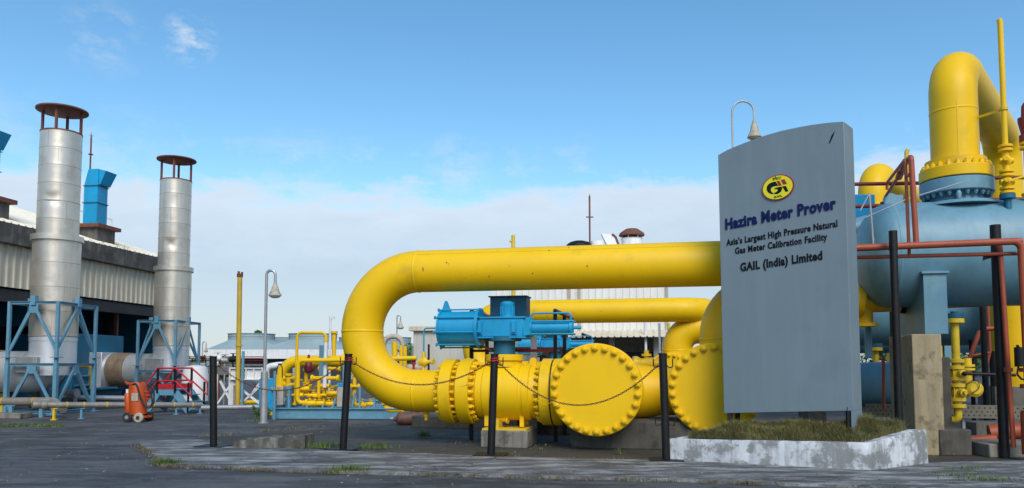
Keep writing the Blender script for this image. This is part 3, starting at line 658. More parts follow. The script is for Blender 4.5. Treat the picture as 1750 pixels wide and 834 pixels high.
m = MB(); m.tube([(aS, 0, ZL + RV - .06), (aS, 0, ZL + RV + .06)], .30, 32); flange_disc(m, ZL + RV + .04, ZL + RV + .15, .33, (aS, 0, 0), (0, 0, 1), 32); part('bonnet_flange', m, YELLOW, vg, local=True)
for a in (b0_ + w*.12, b0_ + w*.70):
    for y in (-.22, .2): 
        m = MB(); m.box(a, a + .07, y - .035, y + .035, .34, ZL - RV + .18); part('foot', m, YELLOW, vg, local=True)
m = MB(); c = Vector((b0_ + w*.32, -.16, .47)); m.lathe([(-.06, .04), (0, .075), (.06, .05), (.16, .045), (.17, .065), (.2, .065)], c, (1, -.15, -.1), 14); m.tube([c, c + Vector((0, 0, .12))], .028, 8); m.tube([c + Vector((0, .02, 0)), (c.x + .02, .1, ZL - RV + .05)], .035, 8); part('drain_valve', m, YELLOW, vg, local=True)
m = MB(); m.tube(fillet([(b0_ + w*.02, -.18, ZL + RV - .03), (b0_ + w*.35, -.18, ZL + RV + .05), (aS - .3, -.12, ZL + RV + .06)], .05), .016, 8); m.box(b0_ - .05, aS - .3, -.12, .02, ZL + RV - .02, ZL + RV + .015); part('grease_line', m, YELLOW, vg, local=True)
# actuator (sub-assembly of the valve)
def zA(py): return z_of(py, LW(aS, 0, 0).y)
za0 = zA(578); zc_ = zA(561); RC = .305
k0, k1, h0, h1, t1 = aL(750, -.2, zc_), aL(816, -.2, zc_), aL(817, -.25, zc_), aL(903, -.25, zc_), aL(978, -.1, zc_)
m = MB(); m.lathe([(ZL + RV + .15, .19), (za0 - .06, .19), (za0 - .05, .30), (za0 + .02, .30)], (aS, 0, 0), (0, 0, 1), 28); part('pedestal', m, TEAL, vg, local=True)
act = MB(); act.lathe([(k0 + .02, RC), (k1 - .02, RC)], (0, 0, zc_), (1, 0, 0), 48); cyl = part('spring_cylinder', act, CYAN, vg, local=True)
m = MB(); m.lathe([(k0 - .03, RC * .5), (k0 - .02, RC + .02), (k0 + .02, RC + .02)], (0, 0, zc_), (1, 0, 0), 48); m.lathe([(k1 - .03, RC + .055), (k1 + .02, RC + .055)], (0, 0, zc_), (1, 0, 0), 48)
for k in range(8):
    t = 2 * math.pi * (k + .27) / 8; y, z = math.cos(t) * (RC + .035), zc_ + math.sin(t) * (RC + .035); m.tube([(k0 - .06, y, z), (k1 + .05, y, z)], .014, 8); m.lathe([(k0 - .06, .03), (k0 - .03, .03)], (0, y, z), (1, 0, 0), 6)
part('tie_rods', m, CYAN, cyl, local=True)
m = MB(); m.prism([(k0 - .01, -.02, zc_ + RC), (k0 + .17, -.02, zc_ + RC), (k0 + .09, -.02, zc_ + RC + .19), (k0 + .05, -.02, zc_ + RC + .19)], (0, .03, 0)); part('lifting_eye', m, CYAN, cyl, local=True)
m = MB(); m.lathe([(h0 - .12, .2), (h0 + .02, .2)], (0, 0, zc_), (1, 0, 0), 24); m.box(h0, h1 - .1, -.24, .24, za0 + .02, zA(545)); m.prism([(h1 - .1, -.24, za0 + .02), (h1 - .1, .24, za0 + .02), (h1 + .02, .14, za0 + .05), (h1 + .02, -.14, za0 + .05)], (0, 0, zA(548) - za0)); hs_ = part('housing', m, CYAN, vg, local=True, bevel=.012)
m = MB(); m.box(h0 - .03, h1 - .05, -.265, .265, zA(545), zA(545) + .025); m.box(h0 - .03, h1 - .05, -.265, .265, za0 - .005, za0 + .02); part('cover_plate', m, CYAN, hs_, local=True)
for px in (820, 878):
    a = aL(px, -.27, zc_); m = MB(); m.box(a - .045, a + .045, -.275, -.24, za0 + .06, zA(549)); m.box(a - .03, a + .03, -.31, -.27, za0 + .09, zA(551)); part('bracket', m, CYAN, hs_, local=True)
aM = aL(868, 0, zA(535)); zM = zA(545) + .02
m = MB(); m.lathe([(zM, .14), (zM + .04, .14), (zM + .05, .115), (zM + .20, .115), (zM + .22, .125), (zM + .26, .12), (zM + .285, .06)], (aM, -.04, 0), (0, 0, 1), 20)
for k in range(12): t = 2*math.pi*k/12; m.bar((aM + .118*math.cos(t), -.04 + .118*math.sin(t), zM + .05), (aM + .118*math.cos(t), -.04 + .118*math.sin(t), zM + .2), .018)
part('position_indicator', m, CYAN, hs_, local=True)
m = MB(); m.lathe([(h1 - .02, .16), (h1 + .03, .16), (h1 + .04, .105), (t1 - .06, .105), (t1 - .05, .135), (t1, .135), (t1 + .01, .03), (t1 + .14, .03)], (0, 0, zc_), (1, 0, 0), 28)
for (y, z) in ((.11, .11), (-.11, .11), (.11, -.11), (-.11, -.11)): m.tube([(h1, y, zc_ + z), (t1 + .03, y, zc_ + z)], .014, 8)
part('hydraulic_cylinder', m, CYAN, vg, local=True)
m = MB(); m.tube(fillet([(h1 - .02, -.05, zc_ + .18), (h1 + .05, -.05, zc_ + .25), (t1 - .03, -.05, zc_ + .25), (t1 - .03, -.05, zc_ + .12)], .05), .016, 8); part('hydraulic_line', m, CYAN, vg, local=True)
m = MB(); m.tube(fillet([(k1 - .1, -.1, zc_ - RC), (k1 + .1, -.1, zc_ - RC - .02), (aS - .2, -.1, zc_ - RC - .1)], .05), .02, 8); part('hose', m, RUBBER, vg, local=True)
c0, c1, cz0, cz1 = aL(838, .45, 2.2), aL(900, .45, 2.2), za0 + .02, zA(504)
m = MB(); m.box(c0, c1, .42, .80, cz0, cz1); cp_ = part('control_cabinet', m, TEAL, vg, local=True, bevel=.01)
m = MB(); m.box(c0 - .02, c1 + .02, .36, .82, cz1, cz1 + .02); part('cabinet_roof', m, TEAL, cp_, local=True)
m = MB(); m.tube(fillet([(aL(748, 0, zc_), .1, zc_ + .02), (aL(735, 0, zc_), .1, zc_ + .02), (aL(724, .1, 1.5), .1, zc_ + .02), (aL(724, .1, 1.5), .1, 1.6)], .06), .014, 8); part('tubing', m, CYAN, vg, local=True)
m = MB(); aT = aL(724, 0, 1.4); m.tube([(aT, 0, ZL + RP - .02), (aT, 0, 1.62)], .032, 10); m.lathe([(-.10, .03), (-.08, .07), (.05, .085), (.10, .05), (.17, .03), (.18, .05), (.22, .05)], (aT, 0, 1.5 - .06), (1, -.3, 0), 14); tv = part('tap_valve', m, YELLOW2, vg, local=True)
m = MB(); m.bar((aT + .11, -.05, 1.18), (aT + .11, -.05, 1.75), .03); part('lever', m, BLACK, tv, local=True)

# header one: blind flange facing the camera on a short branch
DY = 12.25
def header(px, py, Yc, rad, a_left, label, run):
    c = at(px, py, Yc); HM = LM; lc = LM.inverted() @ c; a, bf, z = lc.x, lc.y, lc.z
    s = thing('blind_flanged_header', label, 'pipe header', LM, 'yellow blind flanged headers')
    m = MB(); flange_disc(m, -.17, 0, rad, (a, bf, z), (0, -1, 0), 72, .016); 
    fd = part('blind_flange', m, YELLOW, s, local=True); bolts(fd, BOLT, (a, bf, z), (0, -1, 0), rad - .075, 26, .3)
    m = MB(); m.lathe([(-.03, rad - .02), (0, rad - .02)], (a, bf + .20, z), (0, -1, 0), 60); part('gasket', m, BLACK, s, local=True)
    m = MB(); flange_disc(m, 0, .17, rad, (a, bf + .20, z), (0, 1, 0), 72); m.lathe([(.17, rad * .80), (.40, rad * .72), (1.5, rad * .72), (1.6, rad * .6), (1.66, rad*.2)], (a, bf + .2, z), (0, 1, 0), 56)
    bb = part('barrel', m, YELLOW, s, local=True, sharp=40)
    return s, a, bf, z
H1, h1a, h1b, h1z = header(1018, 666, DY, .745, 0, 'yellow header with big round bolted blind flange between the two right hand chained posts', 1)
m = MB(); flange_disc(m, g2 + .022, aL(957, -.45), RF, o0); fl = part('flange', m, YELLOW, H1, local=True)
m = MB(); m.tube([(g2 + .1, 0, ZL), (h1a, 0, ZL)], .42, 40); part('branch_pipe', m, YELLOW, H1, local=True)
m = MB(); m.lathe([(g2 + .001, RF - .012), (g2 + .021, RF - .012)], o0, (1, 0, 0), 40); part('gasket', m, BLACK, H1, local=True)
H2, h2a, h2b, h2z = header(1222, 665, 12.25, .745, 0, 'yellow header with round bolted blind flange half hidden behind the grey sign', 0)
m = MB(); m.lathe([(h1a + .3, .52), (h1a + 1.0, .42), (h2a, .39)], (0, h2b + .95, ZL), (1, 0, 0), 40); part('run_pipe', m, YELLOW, H1, local=True)
# riser elbow on header two, bending right behind the sign
rb = h2b + .75; ra = aL(1243, rb, 1.6); zb = z_of(513, LW(ra, rb, 0).y)
m = MB(); m.tube(fillet([(ra, rb, h2z + .2), (ra, rb, zb), (ra + 1.75, rb, zb)], .62, 12), .455, 44); m.lathe([(-.02, .455), (-.01, .463), (.01, .463), (.02, .455)], (ra, rb, h2z + .82), (0, 0, 1), 44); part('riser', m, YELLOW, H2, local=True, sharp=50)
m = MB(); 
vx = LM.inverted() @ at(1105, 620, 13.6); m.tube([(vx.x, vx.y, ZL + .2), (vx.x, vx.y, vx.z + .1)], .05, 10); m.lathe([(-.25, .05), (-.22, .12), (-.16, .12), (-.1, .08), (.1, .10), (.14, .06), (.24, .06), (.25, .12), (.31, .12)], (vx.x, vx.y, vx.z), (1, 0, 0), 16); m.tube([(vx.x, vx.y, vx.z), (vx.x, vx.y, vx.z + .22)], .045, 10); m.lathe([(0, .09), (.04, .09)], (vx.x, vx.y, vx.z + .12), (0, 0, 1), 14); m.lathe([(0, .10), (.03, .10)], (vx.x + .24, vx.y - .02, vx.z + .02), (0, -1, 0), 14); part('bypass_valve', m, YELLOW2, H1, local=True)

# concrete supports
def block(name, px0, px1, ytop, ybase, b0, depth, mt, label, cat='plinth', top=None):
    Yb = gp((px0+px1)/2, ybase).y; lc0 = LM.inverted() @ gp(px0, ybase); lc1 = LM.inverted() @ gp(px1, ybase); a0, a1 = lc0.x, lc1.x; bb = (lc0.y + lc1.y) / 2 if b0 is None else b0
    m = MB(); zt = z_of(ytop, Yb); m.box(a0, a1, bb, bb + depth, 0, zt); m.xf(LM); return solo(name, m, mt, label, cat, None, .02), a0, a1, bb, zt
vb, va0, va1, vbb, vzt = block('concrete_plinth', 819, 903, 736, 766, None, .95, CONC, 'small stained concrete plinth with yellow plate, under the yellow ball valve')
m = MB(); m.box(va0 + .02, va1 - .02, vbb + .02, vbb + .7, vzt + .002, vzt + .03); m.box(va0 + .25, va0 + .3, vbb + .05, vbb + .4, vzt + .03, vzt + .18); m.xf(LM)
mp_ = part('base_plate', m, YELLOW2, vb)
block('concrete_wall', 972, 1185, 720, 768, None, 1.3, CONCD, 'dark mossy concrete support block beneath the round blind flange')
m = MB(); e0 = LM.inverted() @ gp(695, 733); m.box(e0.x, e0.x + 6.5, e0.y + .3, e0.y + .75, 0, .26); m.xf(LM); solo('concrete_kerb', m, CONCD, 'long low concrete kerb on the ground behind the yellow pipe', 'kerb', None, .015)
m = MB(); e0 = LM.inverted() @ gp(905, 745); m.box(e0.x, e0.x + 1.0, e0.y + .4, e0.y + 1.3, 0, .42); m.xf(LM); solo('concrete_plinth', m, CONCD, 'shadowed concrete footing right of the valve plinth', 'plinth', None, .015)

# access platform around the actuator
ap = thing('access_platform', 'brown railed access stand behind the nearer blue actuator', 'platform', LM, 'brown railed access stands')
zt_ = zA(527)
xl, xr = aL(806, .75, 2), aL(949, .75, 2); yb0, yb1 = .75, 1.95
for (x, y) in ((xl, yb0), (xl, yb1), (xr, yb0), (xr, yb1)):
    m = MB(); m.bar((x, y, 0), (x, y, zt_), .065); part('post', m, BLACK, ap, local=True)
for x in (xl, xr):
    m = MB(); m.tube([(x, yb0 - .03, zt_), (x, yb1 + 1.15, zt_)], .038, 10); part('top_rail', m, RAILB, ap, local=True)
m = MB(); m.bar((xl, yb0, zA(598)), (xr, yb0, zA(598)), .05); part('cross_rail', m, MAROON, ap, local=True)
m = MB(); m.bar((xl, yb1, zA(592)), (xr, yb1, zA(592)), .05); part('cross_rail', m, MAROON, ap, local=True)
m = MB(); m.bar((xl + .9, yb0, 0), (xl + .6, yb1, 1.5), .05); part('brace', m, MAROON, ap, local=True)
m = MB(); m.box(xl, xr, yb0, yb1, .70, .74); part('deck', m, BROWN, ap, local=True)
c = at(912, 574, 14.6); m = MB(); m.box(c.x - .06, c.x + .06, c.y - .03, c.y, 0, c.z)
for z in range(14): m.lathe([(0, .014), (.003, .014)], (c.x, c.y - .03, .5 + z * .1), (0, -1, 0), 8)
solo('slotted_channel', m, GALV, 'galvanised slotted steel channel standing behind the nearer blue actuator', 'channel')

# second line, further back: copies moved along the cross direction
D2 = Vector((1.5, 10.8, 0)); TM = Matrix.Translation(D2)
dup(ub, TM, 'farther big yellow U bend pipe, seen behind the nearer blue actuator')
dup(vg, TM, 'farther yellow ball valve with blue actuator, mostly hidden by the round flange')
dup(H1, TM, 'farther yellow flanged header hidden behind the nearer round blind flange')
dup(H2, TM, 'farther yellow header whose elbow rises behind the second round flange')
dup(ap, TM, 'brown railed access stand beside the farther blue actuator')
for o_ in (('concrete_plinth', 'farther concrete plinth under the farther valve', vb),):
    dup(o_[2], TM, o_[1])

# gas bottle lying on the ground
c0_ = gp(672, 727); m = MB(); ax = Vector((1, .25, 0)).normalized(); m.lathe([(0, .03), (.06, .06), (.10, .13), (.16, .15), (.75, .15), (.78, .14)], c0_ + Vector((0, 0, .15)), ax, 24)
gb = solo('gas_bottle', m, mat('rusty_bottle', (.17, .075, .055), rough=.6, var=.3, vs=6, spots=.6, ss=9), 'rusty brown gas bottle lying on the ground below the U bend', 'gas bottle')
m = MB(); m.lathe([(-.08, .035), (0, .035)], c0_ + Vector((0, 0, .15)), ax, 10); part('valve', m, GALV, gb)

# ---------------------------------------------------------------- beige kiosk and the white shed behind
kc = at(706, 690, 27); KM = frame(kc.x, kc.y, -12); kk = thing('equipment_kiosk', 'beige flat roofed equipment kiosk behind the yellow valve', 'kiosk', KM)
kz = z_of(566, 27); kw = a_of(900, KM, 0, 1)
m = MB(); m.box(0, kw, 0, 2.6, .12, kz); part('wall', m, BEIGE, kk, local=True, bevel=.01)
m = MB(); m.box(-.14, kw + .14, -.14, 2.75, kz, kz + .17); part('roof', m, CREAM, kk, local=True, bevel=.015)
m = MB(); m.box(-.06, kw + .06, -.06, 2.66, 0, .12); part('base', m, WHITE, kk, local=True)
m = MB(); 
for f in (.0, .33, .66, 1): m.box(kw * f - .006 + .0, kw * f + .006, -.005, .0, .15, kz - .02)
part('panel_joint', m, TAN, kk, local=True)

sc_ = at(840, 640, 38); SHM = frame(sc_.x, sc_.y, -11); sh = thing('white_shed', 'large white sheeted shed with awning and dark open bay behind the yellow pipes', 'shed', SHM)
sw = a_of(1140, SHM, 0, 3); ze = z_of(436, 36.6); za = z_of(566, 37); 
def corr(x0, x1, z0, z1, y, pitch=.33, d=.035):
    m = MB(); xs = []; x = x0
    while x < x1: xs += [(x, 0), (x + pitch*.68, 0), (x + pitch*.76, -d), (x + pitch*.92, -d)]; x += pitch
    vs = []; fs = []
    for (xx, dd) in xs: vs += [(min(xx, x1), y + dd, z0), (min(xx, x1), y + dd, z1)]
    for i in range(len(xs) - 1): fs.append((2*i, 2*i+2, 2*i+3, 2*i+1))
    m.add(vs, fs); return m
part('corrugated_wall', corr(0, sw, za + .02, ze, 0), WHITESH, sh, local=True, sharp=10)
m = MB(); m.box(0, sw, .02, .06, za, ze); m.box(0, .1, .02, 12, 0, ze); m.box(sw - .1, sw, .02, 12, 0, ze); m.box(0, sw, 11.9, 12, 0, ze); part('side_walls', m, WHITESH, sh, local=True)
m = MB()
for px in (973, 990, 1140): 
    m = MB(); x = a_of(px, SHM, -.1, 4); m.box(x - .06, x + .06, -.12, -.04, za, ze); part('downpipe', m, TAN, sh, local=True)
m = MB(); m.add([(-.4, -.5, ze + .02), (sw + .9, -.5, ze + .02), (sw + .9, 6, ze + 1.2), (-.4, 6, ze + 1.2), (-.4, 12.5, ze), (sw + .9, 12.5, ze)], [(0, 1, 2, 3), (3, 2, 5, 4)]); m.box(-.4, sw + .9, -.56, -.5, ze - .1, ze + .1); part('roof', m, WHITESH, sh, local=True)
m = MB(); m.add([(sw + .02, -.4, ze - 1.0), (sw + .75, -.4, ze - .1), (sw + .75, -.3, ze - .1), (sw + .02, -.3, ze - 1.0), (sw + .02, -.4, ze), (sw + .02, -.3, ze)], [(0, 1, 4), (3, 5, 2), (0, 3, 2, 1), (1, 2, 5, 4), (0, 4, 5, 3)]); part('gable_bracket', m, GALV, sh, local=True)
# awning sheet
m = corr(a_of(965, SHM, -1.2, 2.6), sw, 0, 1, 0, .30, .04); 
for v in m.v:
    t = v.z; dd = v.y; v.y = -1.25 * (1 - t) + dd * .3; v.z = (za - .34) + .38 * t + dd * -1
part('awning', m, CREAM, sh, local=True, sharp=10)
m = MB(); m.box(.1, sw - .1, 4.0, 4.1, 0, za); part('inner_wall', m, TAN, sh, local=True)
m = MB(); m.box(.1, sw - .1, 1.0, 1.1, 1.35, 2.0); m.box(a_of(1040, SHM, 0, 1), a_of(1100, SHM, 0, 1), 3.9, 3.98, .1, 1.6); part('bay_shade', m, DARKIN, sh, local=True)  # dark sheets stand in for the shade inside the open bay
for px in (1046, 1122, 1136):
    x = a_of(px, SHM, -.1, 1.5); m = MB(); m.box(x - .13, x + .13, -.15, .1, 0, za); part('column', m, TAN, sh, local=True)
x = a_of(1104, SHM, -.9, 1.5); m = MB(); m.tube([(x, -.9, 0), (x, -.9, za + .6)], .06, 8); part('downpipe', m, WHITE, sh, local=True)
for (px, r_, mm, lb) in ((1127, .05, GALV, 'grey pipe riser left of the second header elbow'), (1143, .06, YELLOW2, 'slim yellow riser in front of the white shed')):
    c = at(px, 560, 34); m = MB(); m.tube([(c.x, c.y, 0), (c.x, c.y, c.z + .2)], r_, 10); m.lathe([(0, r_ * 1.5), (.08, r_ * 1.5)], (c.x, c.y, 1.9), (0, 0, 1), 10); solo('pipe_riser', m, mm, lb, 'pipe')
# roof gear above the upper pipe
Yr = 42
c = at(1080, 440, Yr); r_ = 19 * Yr / FPX; z1, z2, z3 = z_of(411, Yr), z_of(401, Yr), z_of(391, Yr)
tv_ = thing('roof_turret', 'white roof vent turret with dark red cap above the yellow pipe', 'ventilator', frame(c.x, c.y, 0))
m = MB(); m.lathe([(5, r_ * .92), (z1 + .05, r_ * .92), (z1 + .10, r_)], (0, 0, 0), (0, 0, 1), 28); part('drum', m, WHITE, tv_, local=True)
for k in range(6): t = k * 1.047; m = MB(); m.bar((r_*.85*math.cos(t), r_*.85*math.sin(t), z1), (r_*.85*math.cos(t), r_*.85*math.sin(t), z2), .05); part('strut', m, GALV, tv_, local=True)
m = MB(); m.lathe([(z2 - .08, r_ * 1.14), (z2, r_ * 1.16), (z2 + .1, r_ * 1.05), (z3 - .02, r_ * .55), (z3, .02)], (0, 0, 0), (0, 0, 1), 28); part('cap', m, RUST, tv_, local=True)
pts = [(1028, 399), (1046, 400), (1052, 405), (1057, 418), (1057, 424), (1040, 424)]
m = MB(); P_ = [at(a, b, Yr) for a, b in pts]; m.prism(P_, (0, .35, 0)); fl_ = solo('roof_cowl', m, WHITE, 'tilted pale roof cowl with rusty edge beside the turret', 'ventilator')
m = MB(); m.tube([p + Vector((0, -.02, 0)) for p in P_[1:5]], .06, 6); part('rusty_edge', m, RUST, fl_)
c = at(1008, 415, Yr); zt = z_of(332, Yr); m = MB(); m.tube([(c.x, c.y, 6), (c.x, c.y, zt - .1)], .05, 8); m.tube([(c.x, c.y, zt - .1), (c.x, c.y, zt)], .02, 6); zz = z_of(371, Yr); m.bar((c.x - .2, c.y, zz), (c.x + .2, c.y, zz), .06); solo('lightning_rod', m, RUST, 'thin brown lightning rod above the yellow pipe', 'lightning rod')
c = at(990, 417, Yr); m = MB(); m.sphere((c.x, c.y, c.z - .15), .75, 14, 8, (1, 1, .45)); solo('roof_dome', m, BLACK, 'low dark dome on the roof just above the yellow pipe', 'ventilator')
c = at(1020, 416, Yr); m = MB(); m.lathe([(0, .4), (.8, .4), (.85, .3)], (c.x, c.y, c.z - .7), (0, 0, 1), 16); solo('roof_stub', m, WHITE, 'short white roof stub left of the tilted cowl', 'ventilator')
c = at(877, 402, 24); m = MB(); m.tube([(c.x, c.y, 0), (c.x, c.y, c.z)], .06, 10); z = z_of(412, 24); m.tube([(c.x - .12, c.y, z), (c.x, c.y, z)], .04, 8); solo('yellow_post', m, YELLOW2, 'slim yellow vent pipe rising just above the upper yellow pipe', 'vent pipe')
# ---------------------------------------------------------------- street lamps
def lamp(px, ybase, ytop, Yd, head_px, headw, label, kx=1, r=.035, rb=None):
    c = at(px, 600, Yd); zt = z_of(ytop, Yd); hx = abs(head_px - px) * Yd / FPX * kx; sgn = 1 if head_px > px else -1
    s = thing('street_lamp', label, 'street lamp', frame(c.x, c.y, 0), 'gooseneck street lamps'); ra = hx / 2
    m = MB(); 
    if rb: m.lathe([(0, rb * 1.5), (.02, rb * 1.5), (.02, rb), (1.2, rb), (1.25, r), (2, r)], (0, 0, 0), (0, 0, 1), 14)
    pts = [(0, 0, 0), (0, 0, zt - ra)] + [(sgn * (ra - ra * math.cos(math.pi * k / 14)), 0, zt - ra + ra * math.sin(math.pi * k / 14)) for k in range(1, 15)] + [(sgn * hx, 0, zt - ra - .22)]
    m.tube(pts, r, 10); part('pole', m, GALV, s, local=True)
    m = MB(); z = zt - ra - .2; w = headw * Yd / FPX / 2
    m.lathe([(.02, .035), (-.05, .05), (-.08, .065), (-.10, w * .5), (-.18, w * .62), (-.25, w * .85), (-.29, w), (-.31, w)], (sgn * hx, 0, z), (0, 0, 1), 20); h = part('lamp_head', m, LAMPC, s, local=True)
    m = MB(); m.sphere((sgn * hx, 0, z - .31), w * .88, 16, 8, (1, 1, .45)); part('lamp_glass', m, GLASS, h, local=True)
    return s
lamp(453, 712, 462, 18.2, 468, 22, 'tall gooseneck street lamp standing left of the yellow pipe skid', rb=.085)
lamp(1259, 600, 173, 14.6, 1297, 24, 'gooseneck street lamp rising behind the grey sign', r=.02)
lamp(678, 640, 539, 36, 684, 12, 'distant gooseneck lamp seen through the yellow U bend', r=.03)
lamp(346, 640, 584, 48, 352, 7, 'distant small gooseneck lamp left of the cooling tower', r=.03)
c = at(563, 650, 40); zt = z_of(540, 40); m = MB(); m.tube([(c.x, c.y, 0), (c.x, c.y, zt)], .06, 10); m.bar((c.x, c.y, zt - .08), (c.x + .2, c.y, zt - .1), .12, .14); solo('white_pole', m, WHITE, 'tall slim white pole behind the yellow pipe skid', 'pole')
c = at(407, 650, 24); zt = z_of(469, 24); z1 = z_of(650, 24)
yp = thing('vent_stack', 'tall faded yellow vent stack left of the street lamp', 'vent stack', frame(c.x, c.y, 0))
m = MB(); m.tube([(0, 0, 0), (-.02, 0, zt)], .075, 16); m.lathe([(0, .10), (.06, .10)], (0, 0, z_of(592, 24)), (0, 0, 1), 16); part('pipe', m, OCHRE, yp, local=True)
m = MB(); m.lathe([(-.08, .095), (.02, .095)], (-.02, 0, zt), (0, 0, 1), 14); m.box(-.09, -.03, -.03, .03, zt, zt + .1); m.box(.02, .07, -.03, .03, zt, zt + .08); part('cap', m, RUST, yp, local=True)
m = MB(); m.bar((.14, 0, 0), (.14, 0, z_of(600, 24)), .07); part('support', m, STEELB, yp, local=True)

# ---------------------------------------------------------------- cooling towers in the distance
CY = 70
def tower(px0, px1, cowls, Yd, yf0, yf1, ytop, label, group):
    c0, c1 = at(px0, 600, Yd), at(px1, 600, Yd); W = c1.x - c0.x
    T = frame(c0.x, c0.y, 0); s = thing('cooling_tower', label, 'cooling tower', T, group)
    z0, z1, z2 = z_of(yf1, Yd), z_of(yf0, Yd), z_of(ytop, Yd); D = 7.0
    m = MB(); m.box(0, W, 0, D, z0, z1); part('fascia', m, WHITE, s, local=True)
    n = len(cowls); cw = W / n
    for i, (cpx, cr) in enumerate(cowls):
        cx = at(cpx, 580, Yd + D / 2).x - c0.x; rr = cr * (Yd + D / 2) / FPX; zc = z1 + (z2 - z1) * .62; h = max(rr * 1.9, 2.0); x0, x1 = max(0, cx - h), min(W, cx + h)
        m = MB(); nn = 16; ring = [(cx + rr * .98 * math.cos(2*math.pi*k/nn + .39), D/2 + rr * .98 * math.sin(2*math.pi*k/nn + .39), zc) for k in range(nn)]
        base = []
        for k in range(nn):
            t = 2*math.pi*k/nn + .39; q = 1 / max(abs(math.cos(t)), abs(math.sin(t))); bx = max(x0, min(x1, cx + h * math.cos(t) * q)); base.append((bx, D/2 + D/2 * math.sin(t) * q, z1 + .01))
        m.add(base + ring, [(k, (k+1) % nn, nn + (k+1) % nn, nn + k) for k in range(nn)] + [tuple(range(nn, 2*nn))]); part('hood', m, COOLB, s, local=True, sharp=15)
        m = MB(); m.lathe([(zc - .1, rr), (zc + (z2-zc)*.45, rr), (zc + (z2-zc)*.5, rr*1.015), (zc + (z2-zc)*.9, rr), (zc + (z2-zc)*.92, rr*1.04), (z2, rr*1.04), (z2, rr*.97), (z2 - .4, rr*.95)], (cx, D/2, 0), (0, 0, 1), 40); part('fan_cowl', m, COOLB, s, local=True)
    m = MB(); m.box(.3, W - .3, .6, D - .3, .0, z0); part('dark_infill', m, DARKIN, s, local=True)  # plain dark infill behind the columns
    k = int(W / 2.4)
    for i in range(k + 1):
        x = .15 + (W - .3) * i / k; m = MB(); m.box(x - .15, x + .15, .05, .35, 0, z0); part('column', m, COOLB, s, local=True)
    return s
tower(352, 605, [(430, 38), (535, 40)], CY, 597, 613, 568, 'long white and grey cooling tower with two fan cowls, left of the U bend', 'cooling towers')
tower(470, 705, [(485, 22), (610, 30), (668, 34)], 92, 606, 617, 575, 'farther grey cooling tower seen through the yellow U bend', 'cooling towers')

# ---------------------------------------------------------------- trees far off
def leaf_crown(m, r, c, R_, n, ls, sq=(1, 1, .8)):
    cl = [(Vector((r.gauss(0, .42) * sq[0], r.gauss(0, .42) * sq[1], r.gauss(0, .42) * sq[2])) * R_ + c, r.uniform(.22, .42) * R_) for _ in range(12)]
    for i in range(n):
        cc, cr = r.choice(cl); d = Vector((r.gauss(0, 1), r.gauss(0, 1), r.gauss(0, 1))).normalized() * cr * r.random() ** .4; p = cc + d
        a = Vector((r.gauss(0, 1), r.gauss(0, 1), r.gauss(0, 1))).normalized(); b = a.orthogonal().normalized(); s = ls * r.uniform(.6, 1.3)
        m.add([p - a * s, p + b * s * .5, p + a * s, p - b * s * .5], [(0, 1, 2, 3)])
def tree(px, Yd, h, w, label, seed, cat='tree'):
    r = random.Random(seed); c = at(px, 620, Yd); s = thing('tree', label, 'tree', frame(c.x, c.y, 0), 'trees beyond the plant')
    m = MB(); top = Vector((r.uniform(-.2, .2), 0, h * .6)); m.tube([(0, 0, 0), (r.uniform(-.1, .1), 0, h * .3), top], [.06 * h ** .7, .045 * h ** .7, .02 * h ** .7], 8)
    for k in range(6):
        t = r.uniform(.3, .6); a = r.uniform(0, 6.28); m.tube([(0, 0, h * t), (math.cos(a) * w * .3, math.sin(a) * w * .3, h * (t + .25))], [.02 * h ** .7, .006], 5)
    part('trunk', m, BARK, s, local=True)
    m = MB(); leaf_crown(m, r, Vector((0, 0, h * .66)), w * .62, 1500, .09 * h ** .6, (1, 1, .75 * h / max(w, .1) * .55)); part('crown', m, GREENL, s, local=True)
tree(445, 96, 6.0, 2.6, 'small tree top showing just above the left fan cowl', 1)
for i, (px, h, w, lb) in enumerate([(366, 1.5, 3, 'low tree between the steps and the cooling tower legs'), (385, 1.4, 3, 'low dark tree behind the white filter frame'), (730, 3.2, 5, 'low tree behind the beige kiosk'), (1690, 7.5, 6, 'tree seen in the gap between black posts at right'), (1665, 6, 6, 'bushy tree behind the yellow valves at right'), (1720, 6, 7, 'wide tree behind the big yellow down pipe at right'), (1500, 4, 6, 'low tree behind the blue vessels near the sign')]):
    tree(px, 62 + 3 * i if px < 800 else 75 + 2 * i, h, w, lb, 20 + i)
r = random.Random(5); m = MB()
for i in range(7000):
    px = r.uniform(-200, 2000); Yd = r.uniform(105, 125); c = at(px, 620, Yd); h = 2.2 + 1.2 * math.sin(px * .02) + .8 * math.sin(px * .071); p = Vector((c.x, Yd, r.random() ** .7 * h)); a = Vector((r.gauss(0, 1), r.gauss(0, 1), r.gauss(0, 1))).normalized(); b = a.orthogonal().normalized(); s = r.uniform(.3, .7); m.add([p - a*s, p + b*s*.6, p + a*s, p - b*s*.6], [(0, 1, 2, 3)])
struct('distant_scrub', m, GREENL, 'stuff')

